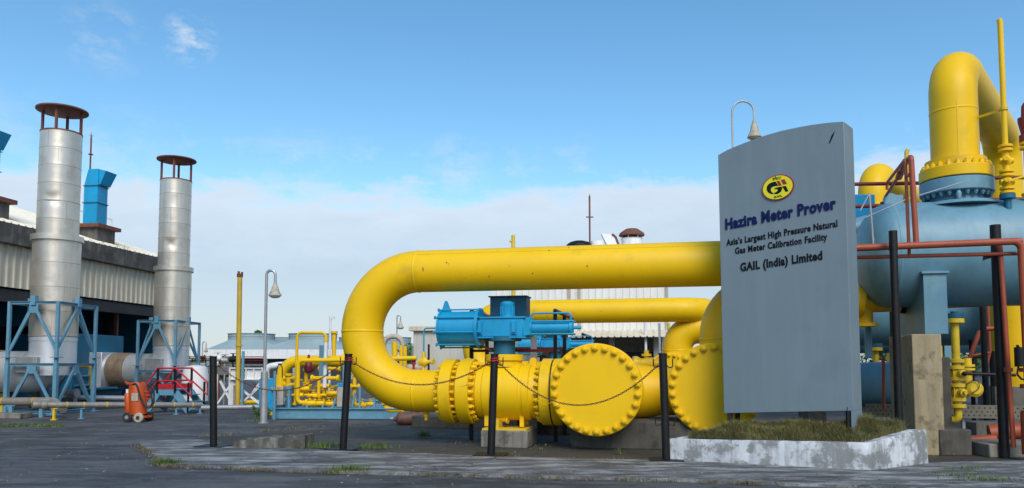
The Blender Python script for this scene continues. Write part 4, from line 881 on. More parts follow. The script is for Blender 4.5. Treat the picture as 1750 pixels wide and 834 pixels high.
# ---------------------------------------------------------------- white filter frame and pipe rack left of the lamp
WF = frame(at(395, 693, 24.2).x, 24.2, -10)
def wx(px, y=0, z=1): return a_of(px, WF, y, z)
def wz(py): return z_of(py, 24.2)
wf = thing('filter_frame', 'white steel frame carrying white filter vessels, left of the street lamp', 'steel frame', WF)
for (px, y, t) in ((395, 0, .16), (427, .9, .07), (375, .9, .07), (449, 0, .12)):
    m = MB(); m.box(wx(px) - t/2, wx(px) + t/2, y, y + t, .05, wz(628)); part('post', m, WHITE, wf, local=True)
m = MB(); x0, x1 = wx(395), wx(450); m.box(x0, x1, -.02, .02, wz(648), wz(630)); m.box(x0, x1, -.1, .1, wz(630), wz(630) + .03); m.box(x0, x1, -.1, .1, wz(649), wz(649) + .03)
for f in (.0, .25, .5, .75, 1): m.box(x0 + (x1-x0)*f - .015, x0 + (x1-x0)*f + .015, -.09, .02, wz(648), wz(630))
part('box_beam', m, WHITE, wf, local=True)
m = MB(); x2 = wx(352)
for k in range(12): z = wz(640) + (wz(628) - wz(640)) * k / 11; m.box(x2, wx(392), .1, .16, z, z + .035)
part('louvre', m, GALV, wf, local=True)
for (px, w_) in ((380, 12), (426, 14)):
    rr = w_ * 24.2 / FPX; m = MB(); m.lathe([(wz(664), .03), (wz(662), rr * .6), (wz(656), rr * .95), (wz(651), rr * 1.05), (wz(646), rr * 1.05)], (wx(px), .7, 0), (0, 0, 1), 24); part('filter_vessel', m, WHITE, wf, local=True)
for (p_, q_) in (((398, 651), (372, 690)), ((375, 651), (396, 690)), ((398, 655), (447, 692)), ((449, 655), (410, 692)), ((452, 640), (427, 678))):
    m = MB(); m.bar((wx(p_[0]), .05, wz(p_[1])), (wx(q_[0]), .05, max(.06, wz(q_[1]))), .06); part('brace', m, WHITE, wf, local=True)
c = gp(333, 690); m = MB(); c = at(333, 680, 27); m.lathe([(0, .35), (.1, .45), (1.0, .45), (1.3, .38), (1.36, .1)], (c.x, c.y, 0), (0, 0, 1), 24); solo('white_tank', m, WHITE, 'rounded white tank behind the red railed steps', 'tank')
c = at(322, 690, 30); m = MB(); m.box(c.x - .5, c.x + .55, c.y, c.y + .6, 0, z_of(620, 30)); solo('white_cabinet', m, WHITE, 'plain white cabinet just right of the farther stack', 'cabinet', None, .02)
pr = thing('pipe_rack', 'rusty red pipe rack with small pipes between the steps and the black post', 'pipe rack', frame(at(350, 690, 32).x, 32, -8))
def rz(py): return z_of(py, 32)
for i in range(4):
    m = MB(); x = -.9 + i * .75; m.bar((x, 0, 0), (x, 0, rz(608)), .07); part('post', m, REDPIPE, pr, local=True)
for j, (py, mm) in enumerate(((610, REDPIPE), (616, REDRAIL), (624, GALV), (633, REDPIPE), (613, BLACK))):
    m = MB(); m.tube([(-1.2, -.05 - .03 * j, rz(py)), (2.6, -.05 - .03 * j, rz(py))], .022, 8); part('pipe', m, mm, pr, local=True)
for i in range(5):
    m = MB(); x = -.9 + i * .5; m.bar((x, -.1, rz(630)), (x + .4, -.1, rz(612)), .04); m.lathe([(0, .06), (.1, .06)], (x + .2, -.12, rz(612)), (0, 0, 1), 8); part('brace', m, REDPIPE if i % 2 else GALV, pr, local=True)
for i, (px, py, h, mm, lb) in enumerate([(372, 602, .35, WHITE, 'white valve on the pipe rack left of the vent stack'), (384, 606, .3, GALV, 'grey instrument on the pipe rack beside the vent stack'), (398, 604, .3, BLACK, 'black instrument right above the white filter frame')]):
    c = at(px, py + 16, 25.5); m = MB(); m.lathe([(-.15, .05), (-.1, .1), (.1, .1), (.15, .05)], c + Vector((0, 0, .12)), (1, 0, 0), 12); m.tube([(c.x, c.y, 0), (c.x, c.y, c.z + .3)], .03, 8); m.lathe([(0, .1), (.02, .1)], c + Vector((0, 0, .3)), (0, 0, 1), 12); solo('small_valve', m, mm, lb, 'valve')
pipe('yellow_ground_pipe', [at(405, 660, 26.5), at(405, 688, 26.5), at(450, 687, 26.5)], .075, YELLOW, 'yellow pipe with rising end behind the white filter frame', bend=.2)
pipe('white_header_pipe', [at(455, 690, 23.5), at(455, 627, 23.5), at(475, 624, 23.5), at(520, 622, 24)], .10, WHITE, 'white bent pipe behind the street lamp', bend=.2)
pipe('low_lagged_pipe', [at(345, 697, 21.4), at(470, 695, 21.4)], .07, GALV, 'grey low pipe running between the left black post and the lamp')
c = at(455, 690, 21); m = MB(); a0, a1 = at(442, 690, 21), at(470, 690, 21); m.box(a0.x, a1.x, 21, 21.5, .12, z_of(647, 21)); cb = solo('blue_cabinet', m, CYAN, 'bright blue cabinet behind the street lamp pole', 'cabinet', None, .015)
m = MB(); m.box(a0.x + .03, a1.x - .03, 21.05, 21.45, .0, .12); part('plinth', m, YELLOW2, cb)
c = at(625, 690, 24); m = MB(); a0, a1 = at(575, 690, 24), at(590, 690, 24); m.box(a0.x, a1.x, 24, 24.3, 0, z_of(655, 24)); solo('blue_cabinet', m, CYAN, 'small bright blue cabinet behind the yellow skid pipework', 'cabinet', None, .015)

# ---------------------------------------------------------------- yellow metering skid
SY = 19.4
s0 = gp(466, 716); SK = frame(s0.x, s0.y, -3); sk = thing('metering_skid', 'blue steel skid base with upright columns under the yellow pipework', 'skid', SK)
def kx(px, y=.4, z=.5): return a_of(px, SK, y, z)
def kz(py, y=.4): return z_of(py, s0.y + y)
kw = kx(700, 0, .2)
m = MB(); m.box(0, kw, -.03, .03, .04, .26); m.box(0, kw, -.09, .09, .26, .285); m.box(0, kw, -.09, .09, .015, .04); m.box(0, kw, 2.0, 2.06, .04, .26); m.box(0, .06, .09, 2.0, .04, .26); m.box(kw - .06, kw, .09, 2.0, .04, .26); m.box(.06, kw - .06, .1, 1.95, .20, .22); part('base_beam', m, STEELB, sk, local=True)
m = MB(); a0, a1 = kx(534), kx(546); m.box(a0, a1, .9, 1.08, .25, kz(590, 1)); part('box_column', m, STEELB, sk, local=True, bevel=.01)
m = MB(); m.box(kx(570), kx(583), 1.2, 1.35, .25, kz(622, 1.2)); part('box_column', m, STEELB, sk, local=True, bevel=.01)
m = MB(); m.box(kx(486), kx(500), .3, .55, .25, kz(660)); part('cabinet', m, STEELB, sk, local=True, bevel=.01)
for (px, yt) in ((494, 658), (525, 690), (552, 690), (615, 660), (640, 672), (600, 690), (660, 690)):
    m = MB(); m.bar((kx(px, .1), .1, .28), (kx(px, .1), .1, kz(yt)), .05); part('stanchion', m, STEELB, sk, local=True)
for (p_, q_) in (((478, 702), (488, 680)), ((566, 702), (574, 680)), ((600, 702), (607, 670))):
    m = MB(); m.bar((kx(p_[0], .1), .1, kz(p_[1])), (kx(q_[0], .1), .1, kz(q_[1])), .05); part('brace', m, STEELB, sk, local=True)
r = random.Random(31)
for i in range(16):
    px = 470 + i * 13.5; m = MB(); yt = r.choice((684, 680, 688, 676)); m.bar((kx(px, 1.3), 1.3, .28), (kx(px, 1.3), 1.3, kz(yt, 1.3)), .035); part('stanchion', m, STEELB, sk, local=True)
for py in (684, 692):
    m = MB(); m.tube([(kx(470, 1.25), 1.25, kz(py, 1.25)), (kx(680, 1.25), 1.25, kz(py, 1.25))], .022, 8); part('guard_rail', m, STEELB, sk, local=True)
for (p0_, p1_, y0_, y1_, mt_) in ((473, 484, 661, 692, TAN), (576, 598, 662, 695, TAN)):
    m = MB(); m.box(kx(p0_, 0), kx(p1_, 0), -.02, .18, kz(y1_, 0), kz(y0_, 0)); part('junction_box', m, mt_, sk, local=True, bevel=.012)
m = MB(); m.tube([(kx(469, -.2), -.2, 0), (kx(469, -.2), -.2, kz(634, -.2))], .04, 8); part('stub_post', m, STEELB, sk, local=True)
m = MB(); m.tube(fillet([(kx(472, -.1), -.1, kz(640)), (kx(473, -.1), -.1, kz(622)), (kx(481, -.1), -.1, kz(622)), (kx(482, -.1), -.1, kz(645))], .12), .014, 6); part('cable', m, RUBBER, sk, local=True)
def SP_(px, py, y): return SK @ Vector((kx(px, y, 1), y, kz(py, y)))
def valve_lump(m, c, r, ax=(1, 0, 0), wheel=True):
    m.lathe([(-2.2*r, r*1.25), (-1.9*r, r*1.25), (-1.85*r, r*.8), (-.6*r, r*1.15), (.6*r, r*1.15), (1.85*r, r*.8), (1.9*r, r*1.25), (2.2*r, r*1.25)], c, ax, 16); m.tube([c, c + Vector((0, 0, 2.6*r))], r*.45, 8); m.lathe([(1.3*r, r*.9), (1.6*r, r*.9)], c, (0, 0, 1), 12)
    if wheel: m.lathe([(2.5*r, r*1.1), (2.75*r, r*1.1)], c, (0, 0, 1), 14)
def sk_thing(name, label, cat, specs, mt, valves=(), vm=None):
    c = SP_(*specs[0][0][0]); s = thing(name, label, cat, Matrix.Translation((c.x, c.y, 0)))
    for (pts, r, bend) in specs:
        m = MB(); m.tube(fillet([SP_(*p) for p in pts], bend, 8), r, 14); P = [SP_(*p) for p in pts]
        m.lathe([(-.03, r*1.7), (.03, r*1.7)], P[0], P[1] - P[0], 14); m.lathe([(-.03, r*1.7), (.03, r*1.7)], P[-1], P[-1] - P[-2], 14); part('pipe', m, mt, s)
    for (p, r, ax) in valves:
        m = MB(); valve_lump(m, SP_(*p), r, ax); part('valve', m, vm or mt, s)
    return s
sk_thing('elbow_pipe', 'thick yellow elbow pipe turning down at the left of the skid', 'pipe', [([(480, 664, 1.5), (480, 617, 1.5), (590, 617, 1.5)], .155, .5)], YELLOW)
sk_thing('loop_pipe', 'thin yellow pipe arching highest over the skid', 'pipe', [([(505, 690, .3), (507, 568, .3), (556, 569, .3), (556, 582, .3)], .036, .12)], YELLOW)
m = MB(); m.tube([SP_(556, 582, .3), SP_(555, 662, .3)], .05, 12); solo('white_pipe', m, WHITE, 'white upright pipe below the arching yellow pipe', 'pipe')
sk_thing('bypass_pipe', 'yellow pipe bending down from the chained post to the skid base', 'pipe', [([(600, 615, .15), (509, 616, .15), (509, 688, .15), (525, 688, .15)], .055, .12)], YELLOW, [((530, 689, .15), .07, (1, 0, 0)), ((547, 689, .15), .06, (1, 0, 0))])
sk_thing('manifold', 'yellow valve manifold with many small valves low on the skid', 'manifold', [([(494, 675, .35), (574, 675, .35)], .035, 0), ([(545, 690, .35), (545, 646, .35)], .045, 0), ([(534, 646, .35), (578, 646, .35)], .05, 0), ([(575, 687, .5), (520, 689, .5)], .05, 0), ([(554, 664, .45), (554, 690, .45)], .045, 0), ([(523, 672, .6), (523, 632, .6)], .05, 0), ([(567, 690, .4), (567, 668, .4)], .04, 0), ([(590, 690, .2), (590, 672, .2), (600, 672, .2)], .03, .05)], YELLOW,
    [((521, 664, .3), .06, (1, 0, 0)), ((536, 676, .3), .055, (1, 0, 0)), ((555, 659, .4), .06, (1, 0, 0)), ((568, 672, .3), .06, (1, 0, 0)), ((512, 675, .2), .05, (1, 0, 0)), ((539, 690, .2), .07, (1, 0, 0)), ((563, 690, .3), .06, (1, 0, 0)), ((527, 658, .5), .05, (1, 0, 0))])
sk_thing('feed_pipe', 'yellow feed pipe running behind the skid columns to the right', 'pipe', [([(546, 630, 1.2), (580, 630, 1.2)], .045, 0), ([(570, 610, 1.8), (570, 568, 1.8)], .055, 0)], YELLOW)
sk_thing('yellow_valve_box', 'yellow framed valve body left of the arching pipe', 'valve', [([(487, 646, .6), (505, 646, .6)], .04, 0), ([(487, 657, .6), (505, 657, .6)], .04, 0), ([(493, 640, .6), (493, 660, .6)], .06, 0)], YELLOW)
c = SP_(527, 634, .55); m = MB(); m.lathe([(-.05, .06), (0, .11), (.1, .12), (.2, .09), (.28, .04), (.42, .03), (.44, .0)], c, (0, 0, 1), 16); m.lathe([(0, .05), (.16, .08)], c + Vector((0, 0, .06)), (1, 0, 0), 10); solo('relief_valve', m, MAROON, 'dark red relief valve on a yellow stub in the skid', 'valve')
sk_thing('skid_outlet', 'yellow skid outlet pipe seen below the U bend at its left', 'pipe', [([(606, 640, .5), (606, 692, .5), (622, 692, .5)], .05, .1), ([(600, 660, .4), (614, 660, .4)], .04, 0)], YELLOW, [((618, 692, .5), .06, (1, 0, 0)), ((634, 690, .6), .05, (1, 0, 0))])
sk_thing('skid_outlet', 'yellow elbow pipe resting low under the U bend at its middle', 'pipe', [([(659, 688, 0), (660, 700, 0), (690, 700, 0)], .065, .12)], YELLOW)
for i in range(9):
    px = 500 + i * 9.5; yb, yt = r.choice((686, 690)), r.choice((668, 660, 654, 650)); yy = r.uniform(.6, 1.0)
    sk_thing('instrument_pipe', ['short yellow instrument pipe first from the left in the skid', 'second short yellow instrument pipe from the left in the skid', 'third short yellow instrument pipe from the left in the skid', 'short yellow instrument pipe under the dark red relief valve', 'short yellow instrument pipe left of the blue box column', 'short yellow instrument pipe behind the blue box column', 'short yellow instrument pipe left of the white upright pipe', 'short yellow instrument pipe right of the white upright pipe', 'rightmost short yellow instrument pipe beside the tan junction box'][i], 'pipe', [([(px, yb, yy), (px, yt, yy), (px + r.uniform(5, 10), yt, yy)], .022, .05)], YELLOW, [((px, (yb + yt) / 2, yy), .035, (1, 0, 0))])
# pipes glimpsed through the U-bend opening
pipe('grey_return_bend', [at(656, 625, 27), at(656, 575, 27), at(688, 575, 27), at(688, 635, 27)], .09, LAMPC, 'pale lagged return bend pipe seen through the yellow U bend', bend=.3)
pipe('grey_return_bend', [at(707, 622, 27.4), at(707, 588, 27.4), at(722, 588, 27.4), at(740, 588, 27.6)], .09, LAMPC, 'second pale lagged bend pipe at the kiosk corner', bend=.25)
pipe('yellow_crossover_pipe', [at(664, 613, 25), at(712, 612, 25)], .075, YELLOW, 'short yellow horizontal pipe seen through the yellow U bend')
for (px, yt, lb) in ((674, 584, 'yellow upright pipe left of the return bend in the U bend opening'), (685, 590, 'yellow upright pipe on the return bend in the U bend opening'), (692, 592, 'slim yellow upright pipe right of the return bend')):
    a = at(px, 640, 25.6); m = MB(); m.tube([(a.x, a.y, 0), (a.x, a.y, z_of(yt, 25.6))], .10 if px == 674 else .06, 12); solo('yellow_riser', m, YELLOW, lb, 'pipe')
pipe('lagged_main', [at(690, 629, 26), at(725, 629, 26)], .13, LAMPC, 'thick pale lagged pipe end behind the lower yellow pipe')
a = at(707, 618, 25.1); m = MB(); m.lathe([(-.1, .07), (.16, .07)], a, (0, 0, 1), 12); m.tube([(a.x, a.y, 0), a], .04, 8); solo('red_coupling', m, REDRAIL, 'small red pipe coupling at the kiosk corner', 'pipe')
# ---------------------------------------------------------------- chained black posts
posts = []
BP = [((365, 766), 609, (-8, 0), 'black chain post farthest left, leaning slightly, by the broken kerb'), ((586, 771), 605, (8, 0), 'black chain post in front of the yellow U bend'), ((839, 781), 605, (6, 0), 'black chain post in front of the concrete valve plinth'), ((1139, 790), 604, (-4, 0), 'black chain post with empty hooks beside the white planter')]
for i, ((px, py), yt, (lx, _), lb) in enumerate(BP):
    g = gp(px, py); s = thing('chain_post', lb, 'post', frame(g.x, g.y, -10), 'black posts carrying rusty chains'); zt = z_of(yt, g.y); lx = lx * g.y / FPX * (1 if i != 0 else .6)
    top = Vector((lx, 0, zt)); m = MB(); m.tube([(0, 0, .01), top], .058, 20); m.tube([top - Vector((0, 0, .02)), top + Vector((0, 0, .004))], .063, 20); part('pole', m, BLACK, s, local=True)
    m = MB(); m.box(-.24, .24, -.20, .20, .036, .048); part('base_plate', m, BLACK, s, local=True)
    hk = [zt - .12] if i < 3 else [zt - .15, zt - .98]
    for z in hk:
        for sg in (-1, 1):
            m = MB(); x = sg * .05 + lx * z / zt; m.tube(fillet([(x, 0, z - .02), (x + sg * .03, 0, z - .05), (x + sg * .085, 0, z - .05), (x + sg * .085, 0, z + .07)], .025, 5), .008, 8); part('hook', m, BLACK, s, local=True)
    posts.append((g, zt, lx, hk))
def chain(i, j, low, label):
    (g0, z0, l0, h0), (g1, z1, l1, h1) = posts[i], posts[j]
    A = Vector((g0.x + l0 + .06, g0.y - .03, h0[0])); B = Vector((g1.x + l1 - .06, g1.y - .03, h1[0])); m = MB(); n0 = 400
    sag = low; pt = lambda t: A.lerp(B, t) + Vector((0, 0, -4 * sag * t * (1 - t)))
    L = sum((pt((k+1)/n0) - pt(k/n0)).length for k in range(n0)); ln = .034; cnt = int(L / ln); acc = 0; k = 0; k_ = 0; prev = pt(0); pos = []
    for q in range(1, n0 + 1):
        p = pt(q / n0); acc += (p - prev).length; prev = p
        if acc >= ln: acc -= ln; pos.append((p, (pt(min(1, q/n0 + .004)) - pt(max(0, q/n0 - .004))).normalized()))
    for idx, (p, d) in enumerate(pos):
        side = d.cross(Vector((0, 0, 1))).normalized(); up = side.cross(d); w = (side + up * .5).normalized() if idx % 2 else (up - side * .5).normalized(); pts = []
        for q in range(10):
            t = 2 * math.pi * q / 10; pts.append(p + d * math.cos(t) * .0235 + w * math.sin(t) * .0115)
        m.tube(pts, .0046, 5, closed=True)
    solo('chain', m, CHAINM, label, 'chain', 'rusty chains between the black posts')
chain(0, 1, .46, 'rusty chain hanging in front of the skid, left span')
chain(1, 2, .36, 'rusty chain hanging across the lower yellow pipe, middle span')
chain(2, 3, .62, 'rusty chain hanging across the round blind flange, right span')
for i in (1, 2):
    g, zt, lx, hk = posts[i]; m = MB(); rr = random.Random(i)
    m.tube([Vector((g.x + lx + .065 * math.cos(t * .7), g.y + .065 * math.sin(t * .7), zt - .13 + .004 * t)) for t in range(19)], .011, 6); solo('rag_tie', m, REDRAIL, ['', 'dark red tie holding the chain on the post before the U bend', 'dark red tie holding the chain on the post before the valve plinth'][i], 'tie')
c = at(925, 680, 12.55); m = MB(); m.tube(fillet([at(918, 684, 12.5), at(930, 692, 12.45), at(946, 687, 12.4)], .05), .004, 5); m.tube([at(905, 676, 12.5), at(922, 668, 12.5)], .004, 5); solo('wire_loop', m, YELLOW2, 'thin loose wire hanging on the flange left of the blind flange', 'wire')
c = at(790, 654, 12.9); m = MB(); m.tube(fillet([at(756, 653, 12.95), at(772, 664, 12.9), at(795, 659, 12.85), at(806, 648, 12.8)], .12), .004, 5); solo('wire_loop', m, YELLOW2, 'thin loose wire hanging over the left valve flange', 'wire')

# broken kerb by the left post and its pit edge
k0_, k1_ = gp(398, 770), gp(520, 767)
m = MB(); r = random.Random(4); N_ = 26; vs = []
for i in range(N_ + 1):
    f = i / N_; p = k0_.lerp(k1_, f); h = .215 * (1 - .3 * (1 - f)) + r.uniform(-.012, .012); vs += [(p.x, p.y + r.uniform(-.01, .01), 0), (p.x, p.y + .03, h), (p.x + .05, p.y + .42, h + r.uniform(-.01, .01)), (p.x + .05, p.y + .45, 0)]
fs = []
for i in range(N_): 
    for k in range(3): fs.append((4*i + k, 4*i + 4 + k, 4*i + 5 + k, 4*i + 1 + k))
fs += [(0, 1, 2, 3), (4*N_, 4*N_+3, 4*N_+2, 4*N_+1)]
m.add(vs, fs); solo('broken_kerb', m, KERB, 'short broken concrete kerb beside the leftmost black post', 'kerb')

# ---------------------------------------------------------------- whitewashed planter with the sign
pf, pr_, pb = gp(1143, 790), gp(1487, 808), gp(1585, 796); pl = pf + (pb - pr_)
hts = [.335, .385, .50, .42]
C4 = [pf, pr_, pb, pl]; ctr = sum(C4, Vector()) / 4
def inset(k, d):
    a, b, c = C4[(k-1) % 4], C4[k], C4[(k+1) % 4]; e1 = (a - b).normalized(); e2 = (c - b).normalized(); s = abs(e1.cross(e2).z); return b + (e1 + e2) * (d / s)
pn = thing('planter', 'low whitewashed concrete planter with stained sides, under the grey sign', 'planter', Matrix.Translation((ctr.x, ctr.y, 0)))
m = MB(); r = random.Random(9); ring = []; M_ = 22
for k in range(4):
    a, b = C4[k], C4[(k+1) % 4]; ia, ib = inset(k, .13), inset((k+1) % 4, .13)
    for i in range(M_):
        f = i / M_; j = r.uniform(-.003, .003); h = hts[k] * (1-f) + hts[(k+1) % 4] * f + r.uniform(-.003, .003); o = a.lerp(b, f); q = ia.lerp(ib, f); outd = (o - q).normalized()
        ring.append([(o + outd * (j + .015)).to_tuple()[:2] + (0,), (o + outd * j).to_tuple()[:2] + (h - .025,), (o - outd * .02).to_tuple()[:2] + (h,), q.to_tuple()[:2] + (h - .005,), q.to_tuple()[:2] + (.05,)])
vs = [v for rr in ring for v in rr]; n = len(ring); fs = [(5*i + k, 5*((i+1) % n) + k, 5*((i+1) % n) + k + 1, 5*i + k + 1) for i in range(n) for k in range(4)]
m.add(vs, fs); part('curb', m, WHITEW, pn, sharp=50)
m = MB(); soil = [inset(k, .125) for k in range(4)]
def soil_h(x, y):
    p = Vector((x, y, 0)); d = (p - pr_).dot((pb - pr_).normalized()) / (pb - pr_).length
    e = [ (p - C4[k]).cross((C4[(k+1)%4] - C4[k]).normalized()).length for k in range(4)]; return .33 + .13 * max(0, min(1, d)) * (0.4 + .6 * max(0, min(1, (p - pf).dot((pr_ - pf).normalized()) / (pr_ - pf).length))) + .21 * min(1, min(e) / .5) + .10 * max(0, min(1, d)) * max(0, min(1, ((p - pf).dot((pr_ - pf).normalized()) / (pr_ - pf).length - .6) / .3)) * min(1, min(e) / .25)
G_ = 24; vs = []
for i in range(G_ + 1):
    for j in range(G_ + 1):
        q = soil[0].lerp(soil[1], i / G_).lerp(soil[3].lerp(soil[2], i / G_), j / G_); vs.append((q.x, q.y, soil_h(q.x, q.y) - .03))
m.add(vs, [(i*(G_+1) + j, (i+1)*(G_+1) + j, (i+1)*(G_+1) + j + 1, i*(G_+1) + j + 1) for i in range(G_) for j in range(G_)])
part('soil', m, SOIL, pn)
def blade(m, r, p, h, lean, w):
    a = r.uniform(0, 6.283); d = Vector((math.cos(a), math.sin(a), 0)); s = Vector((-d.y, d.x, 0)) * w; l = lean * h * r.uniform(.3, 1.3); p1 = p + d * l * .35 + Vector((0, 0, h * .6)); p2 = p + d * l + Vector((0, 0, h * r.uniform(.75, 1)))
    m.add([p - s, p + s, p1 + s * .7, p1 - s * .7, p2], [(0, 1, 2, 3), (3, 2, 4)])
m = MB(); r = random.Random(21)
for i in range(26000):
    u, v = r.random(), r.random(); q = soil[0].lerp(soil[1], u).lerp(soil[3].lerp(soil[2], u), v); z = soil_h(q.x, q.y) - .04
    cl = .5 + .5 * math.sin(q.x * 9 + 1.3 * math.sin(q.y * 7)) * math.sin(q.y * 11 + q.x * 3); h = (.055 + .085 * cl) * r.uniform(.6, 1.4) * (1.25 if u > .8 and v > .5 else 1)
    blade(m, r, Vector((q.x, q.y, z)), h, 1.0, .0028)
go = struct('planter_grass', m, GRASSD, 'stuff')

# sign monolith
sR = at(1461, 703, 10.3); A_ = R(49.8); dirL = Vector((-math.sin(A_), math.cos(A_), 0)); dirR = -dirL; nrm = Vector((-math.cos(A_), -math.sin(A_), 0))
SO = Vector((sR.x, sR.y, 0)); SN = nrm
def S(px, py, off=0.0): return onplane(px, py, SO + SN * off, SN)
sg = thing('sign_monolith', 'tall blue grey company sign slab with curved top and raised lettering, standing in the planter', 'sign', Matrix.Translation((SO.x, SO.y, 0)))
top = [(1227, 265), (1243, 256), (1262, 248), (1285, 239), (1310, 230.5), (1335, 223.5), (1360, 218), (1385, 213.5), (1410, 210), (1432, 208), (1442, 207.5)]
bot = [(1457.5, 702), (1400, 703), (1330, 704.5), (1237, 706.5)]
poly = [S(*p) for p in top + bot]; TH = .42
m = MB(); m.prism(poly, -SN * TH); part('slab', m, SIGN, sg, bevel=.006)
# right edge box that runs down into the grass (slightly proud)
e = [S(1441, 208.2, .004), S(1443, 208, .004), S(1460.5, 727, .004), S(1456, 727, .004)]
m = MB(); lowR = S(1457.5, 702); lowB = Vector((lowR.x, lowR.y, .3))
m.add([lowR - SN*.006, Vector((lowR.x, lowR.y, .25)) - SN*.006, Vector((lowR.x, lowR.y, .25)) - SN*(TH-.006), lowR - SN*(TH-.006)] + [q + dirL*.025 for q in (lowR - SN*.006, Vector((lowR.x, lowR.y, .25)) - SN*.006, Vector((lowR.x, lowR.y, .25)) - SN*(TH-.006), lowR - SN*(TH-.006))], [(0,1,2,3), (4,7,6,5), (0,4,5,1), (1,5,6,2), (2,6,7,3), (3,7,4,0)]); part('edge_panel', m, SIGN, sg)
m = MB(); ll = S(1240, 706); 
for off in (.05, TH - .12):
    m = MB(); m.bar(Vector((ll.x, ll.y, .2)) - SN*off + dirR*.05, Vector((ll.x, ll.y, ll.z + .1)) - SN*off + dirR*.05, .07); part('leg', m, BLACK, sg)
m = MB(); m.bar(Vector((lowR.x, lowR.y, .2)) - SN*.03 + dirL*.07, Vector((lowR.x, lowR.y, lowR.z + .05)) - SN*.03 + dirL*.07, .05); part('leg', m, BLACK, sg)
m = MB(); m.prism([S(1416, 245, .0025), S(1421, 232, .0025), S(1427, 223, .0025), S(1424, 233, .0025), S(1418, 245, .0025)], SN*.001); part('scratch', m, INK, sg)
# raised lettering from Blender's own font, fitted to its place on the slab
def text_mesh(body, bold):
    cu = bpy.data.curves.new('lettering', 'FONT'); cu.body = body; cu.size = 1; cu.extrude = .5; cu.offset = bold; cu.resolution_u = 3; cu.space_character = 1.10
    to = bpy.data.objects.new('lettering', cu); col.objects.link(to); bpy.context.view_layer.update(); me = bpy.data.meshes.new_from_object(to.evaluated_get(bpy.context.evaluated_depsgraph_get())); bpy.data.objects.remove(to); bpy.data.curves.remove(cu); return me
def lettering(body, pl_, pr2, hpx, mt, parent, bold=.02, depth=.02, off=.0, capt=.70):
    me = text_mesh(body, bold); xs = [v.co.x for v in me.vertices]; x0, x1 = min(xs), max(xs)
    A, B = S(*pl_, off), S(*pr2, off); ex = (B - A); up = S(pl_[0], pl_[1] - hpx, off) - A; up = Vector((0, 0, up.z)); inv = rootm(sg).inverted()
    for v in me.vertices:
        q = A + ex * ((v.co.x - x0) / (x1 - x0)) + up * (v.co.y / capt) + SN * ((v.co.z + .5) * depth); v.co = inv @ q
    if me.materials: me.materials.clear()
    me.materials.append(mt); o = bpy.data.objects.new('lettering', me); col.objects.link(o); o.parent = parent; return o
lettering('Hazira Meter Prover', (1240, 392), (1429, 356), 17.5, NAVY, sg, .042, .012)
lettering("Asia's Largest High Pressure Natural", (1241.5, 420), (1431.5, 387), 10.4, INK, sg, .030, .007)
lettering('Gas Meter Calibration Facility', (1256.5, 434), (1414, 409.5), 10.4, INK, sg, .030, .007)
lettering('GAIL (India) Limited', (1265.5, 463.5), (1405.5, 443), 13.5, INK, sg, .036, .008)
# emblem
ec = S(1329.5, 320.5, .006); eR = S(1358, 316, .006) - ec; eU = Vector((0, 0, 1)) * ((S(1329.5, 297.5, .006) - ec).z)
eX = (S(1356, 315.9, .006) - ec)
def ell(f, off, n=56): return [ec + eX * (f * 1.05 * math.cos(2*math.pi*k/n)) + eU * (f * .94 * math.sin(2*math.pi*k/n)) + SN * off for k in range(n)]
m = MB(); m.prism(ell(1.0, 0), SN * .012); em = part('emblem', m, EMBR, sg)
m = MB(); m.prism(ell(.92, .0125), SN * .004); part('emblem_face', m, EMBY, em)
def Z8(x, y, off=.023): return S(1290 + x / 11.9125, 280 + y / 11.914, off)
G1 = [(425, 358), (350, 375), (290, 405), (255, 445), (240, 500), (250, 550), (285, 590), (330, 610), (388, 617), (366, 590), (336, 566), (325, 530), (335, 490), (370, 465), (420, 452), (475, 447)]
G2 = [(395, 517), (415, 490), (480, 474), (548, 462), (556, 510), (538, 560), (495, 598), (445, 617), (402, 612), (388, 588), (430, 578), (460, 552), (470, 522), (452, 510)]
G3 = [(549, 462), (632, 450), (686, 555), (628, 570), (578, 488), (560, 478)]
m = MB()
for g_ in (G1, G2, G3): m.prism([Z8(*p) for p in g_], SN * .003)
part('emblem_letter', m, INK, em)
m = MB()
for g_ in ([(443, 355), (500, 340), (548, 435), (490, 450)], [(530, 328), (605, 313), (655, 405), (578, 425)]): m.prism([Z8(*p) for p in g_], SN * .003)
part('emblem_bars', m, EMBR, em)
def at8(x, y): return (1290 + x / 11.9125, 280 + y / 11.914)
lettering('GAIL', at8(385, 702), at8(560, 663), 3.4, INK, em, .03, .003, .023)
# Devanagari line: head stroke and letter strokes as small raised tubes
m = MB(); St = lambda pts, r_=.0036: m.tube([Z8(x, y, .024) for x, y in pts], r_, 6)
St([(362, 292), (532, 262)]); St([(398, 287), (396, 330)]); St([(362, 325), (372, 300), (386, 302), (386, 325), (370, 332)]); St([(436, 280), (440, 326)]); St([(415, 300), (432, 300), (424, 318)]); St([(436, 280), (424, 258), (404, 262)]); St([(520, 264), (512, 308)]); St([(458, 292), (450, 312), (466, 318), (478, 295), (490, 300), (494, 312), (510, 300)])
part('emblem_script', m, INK, em)

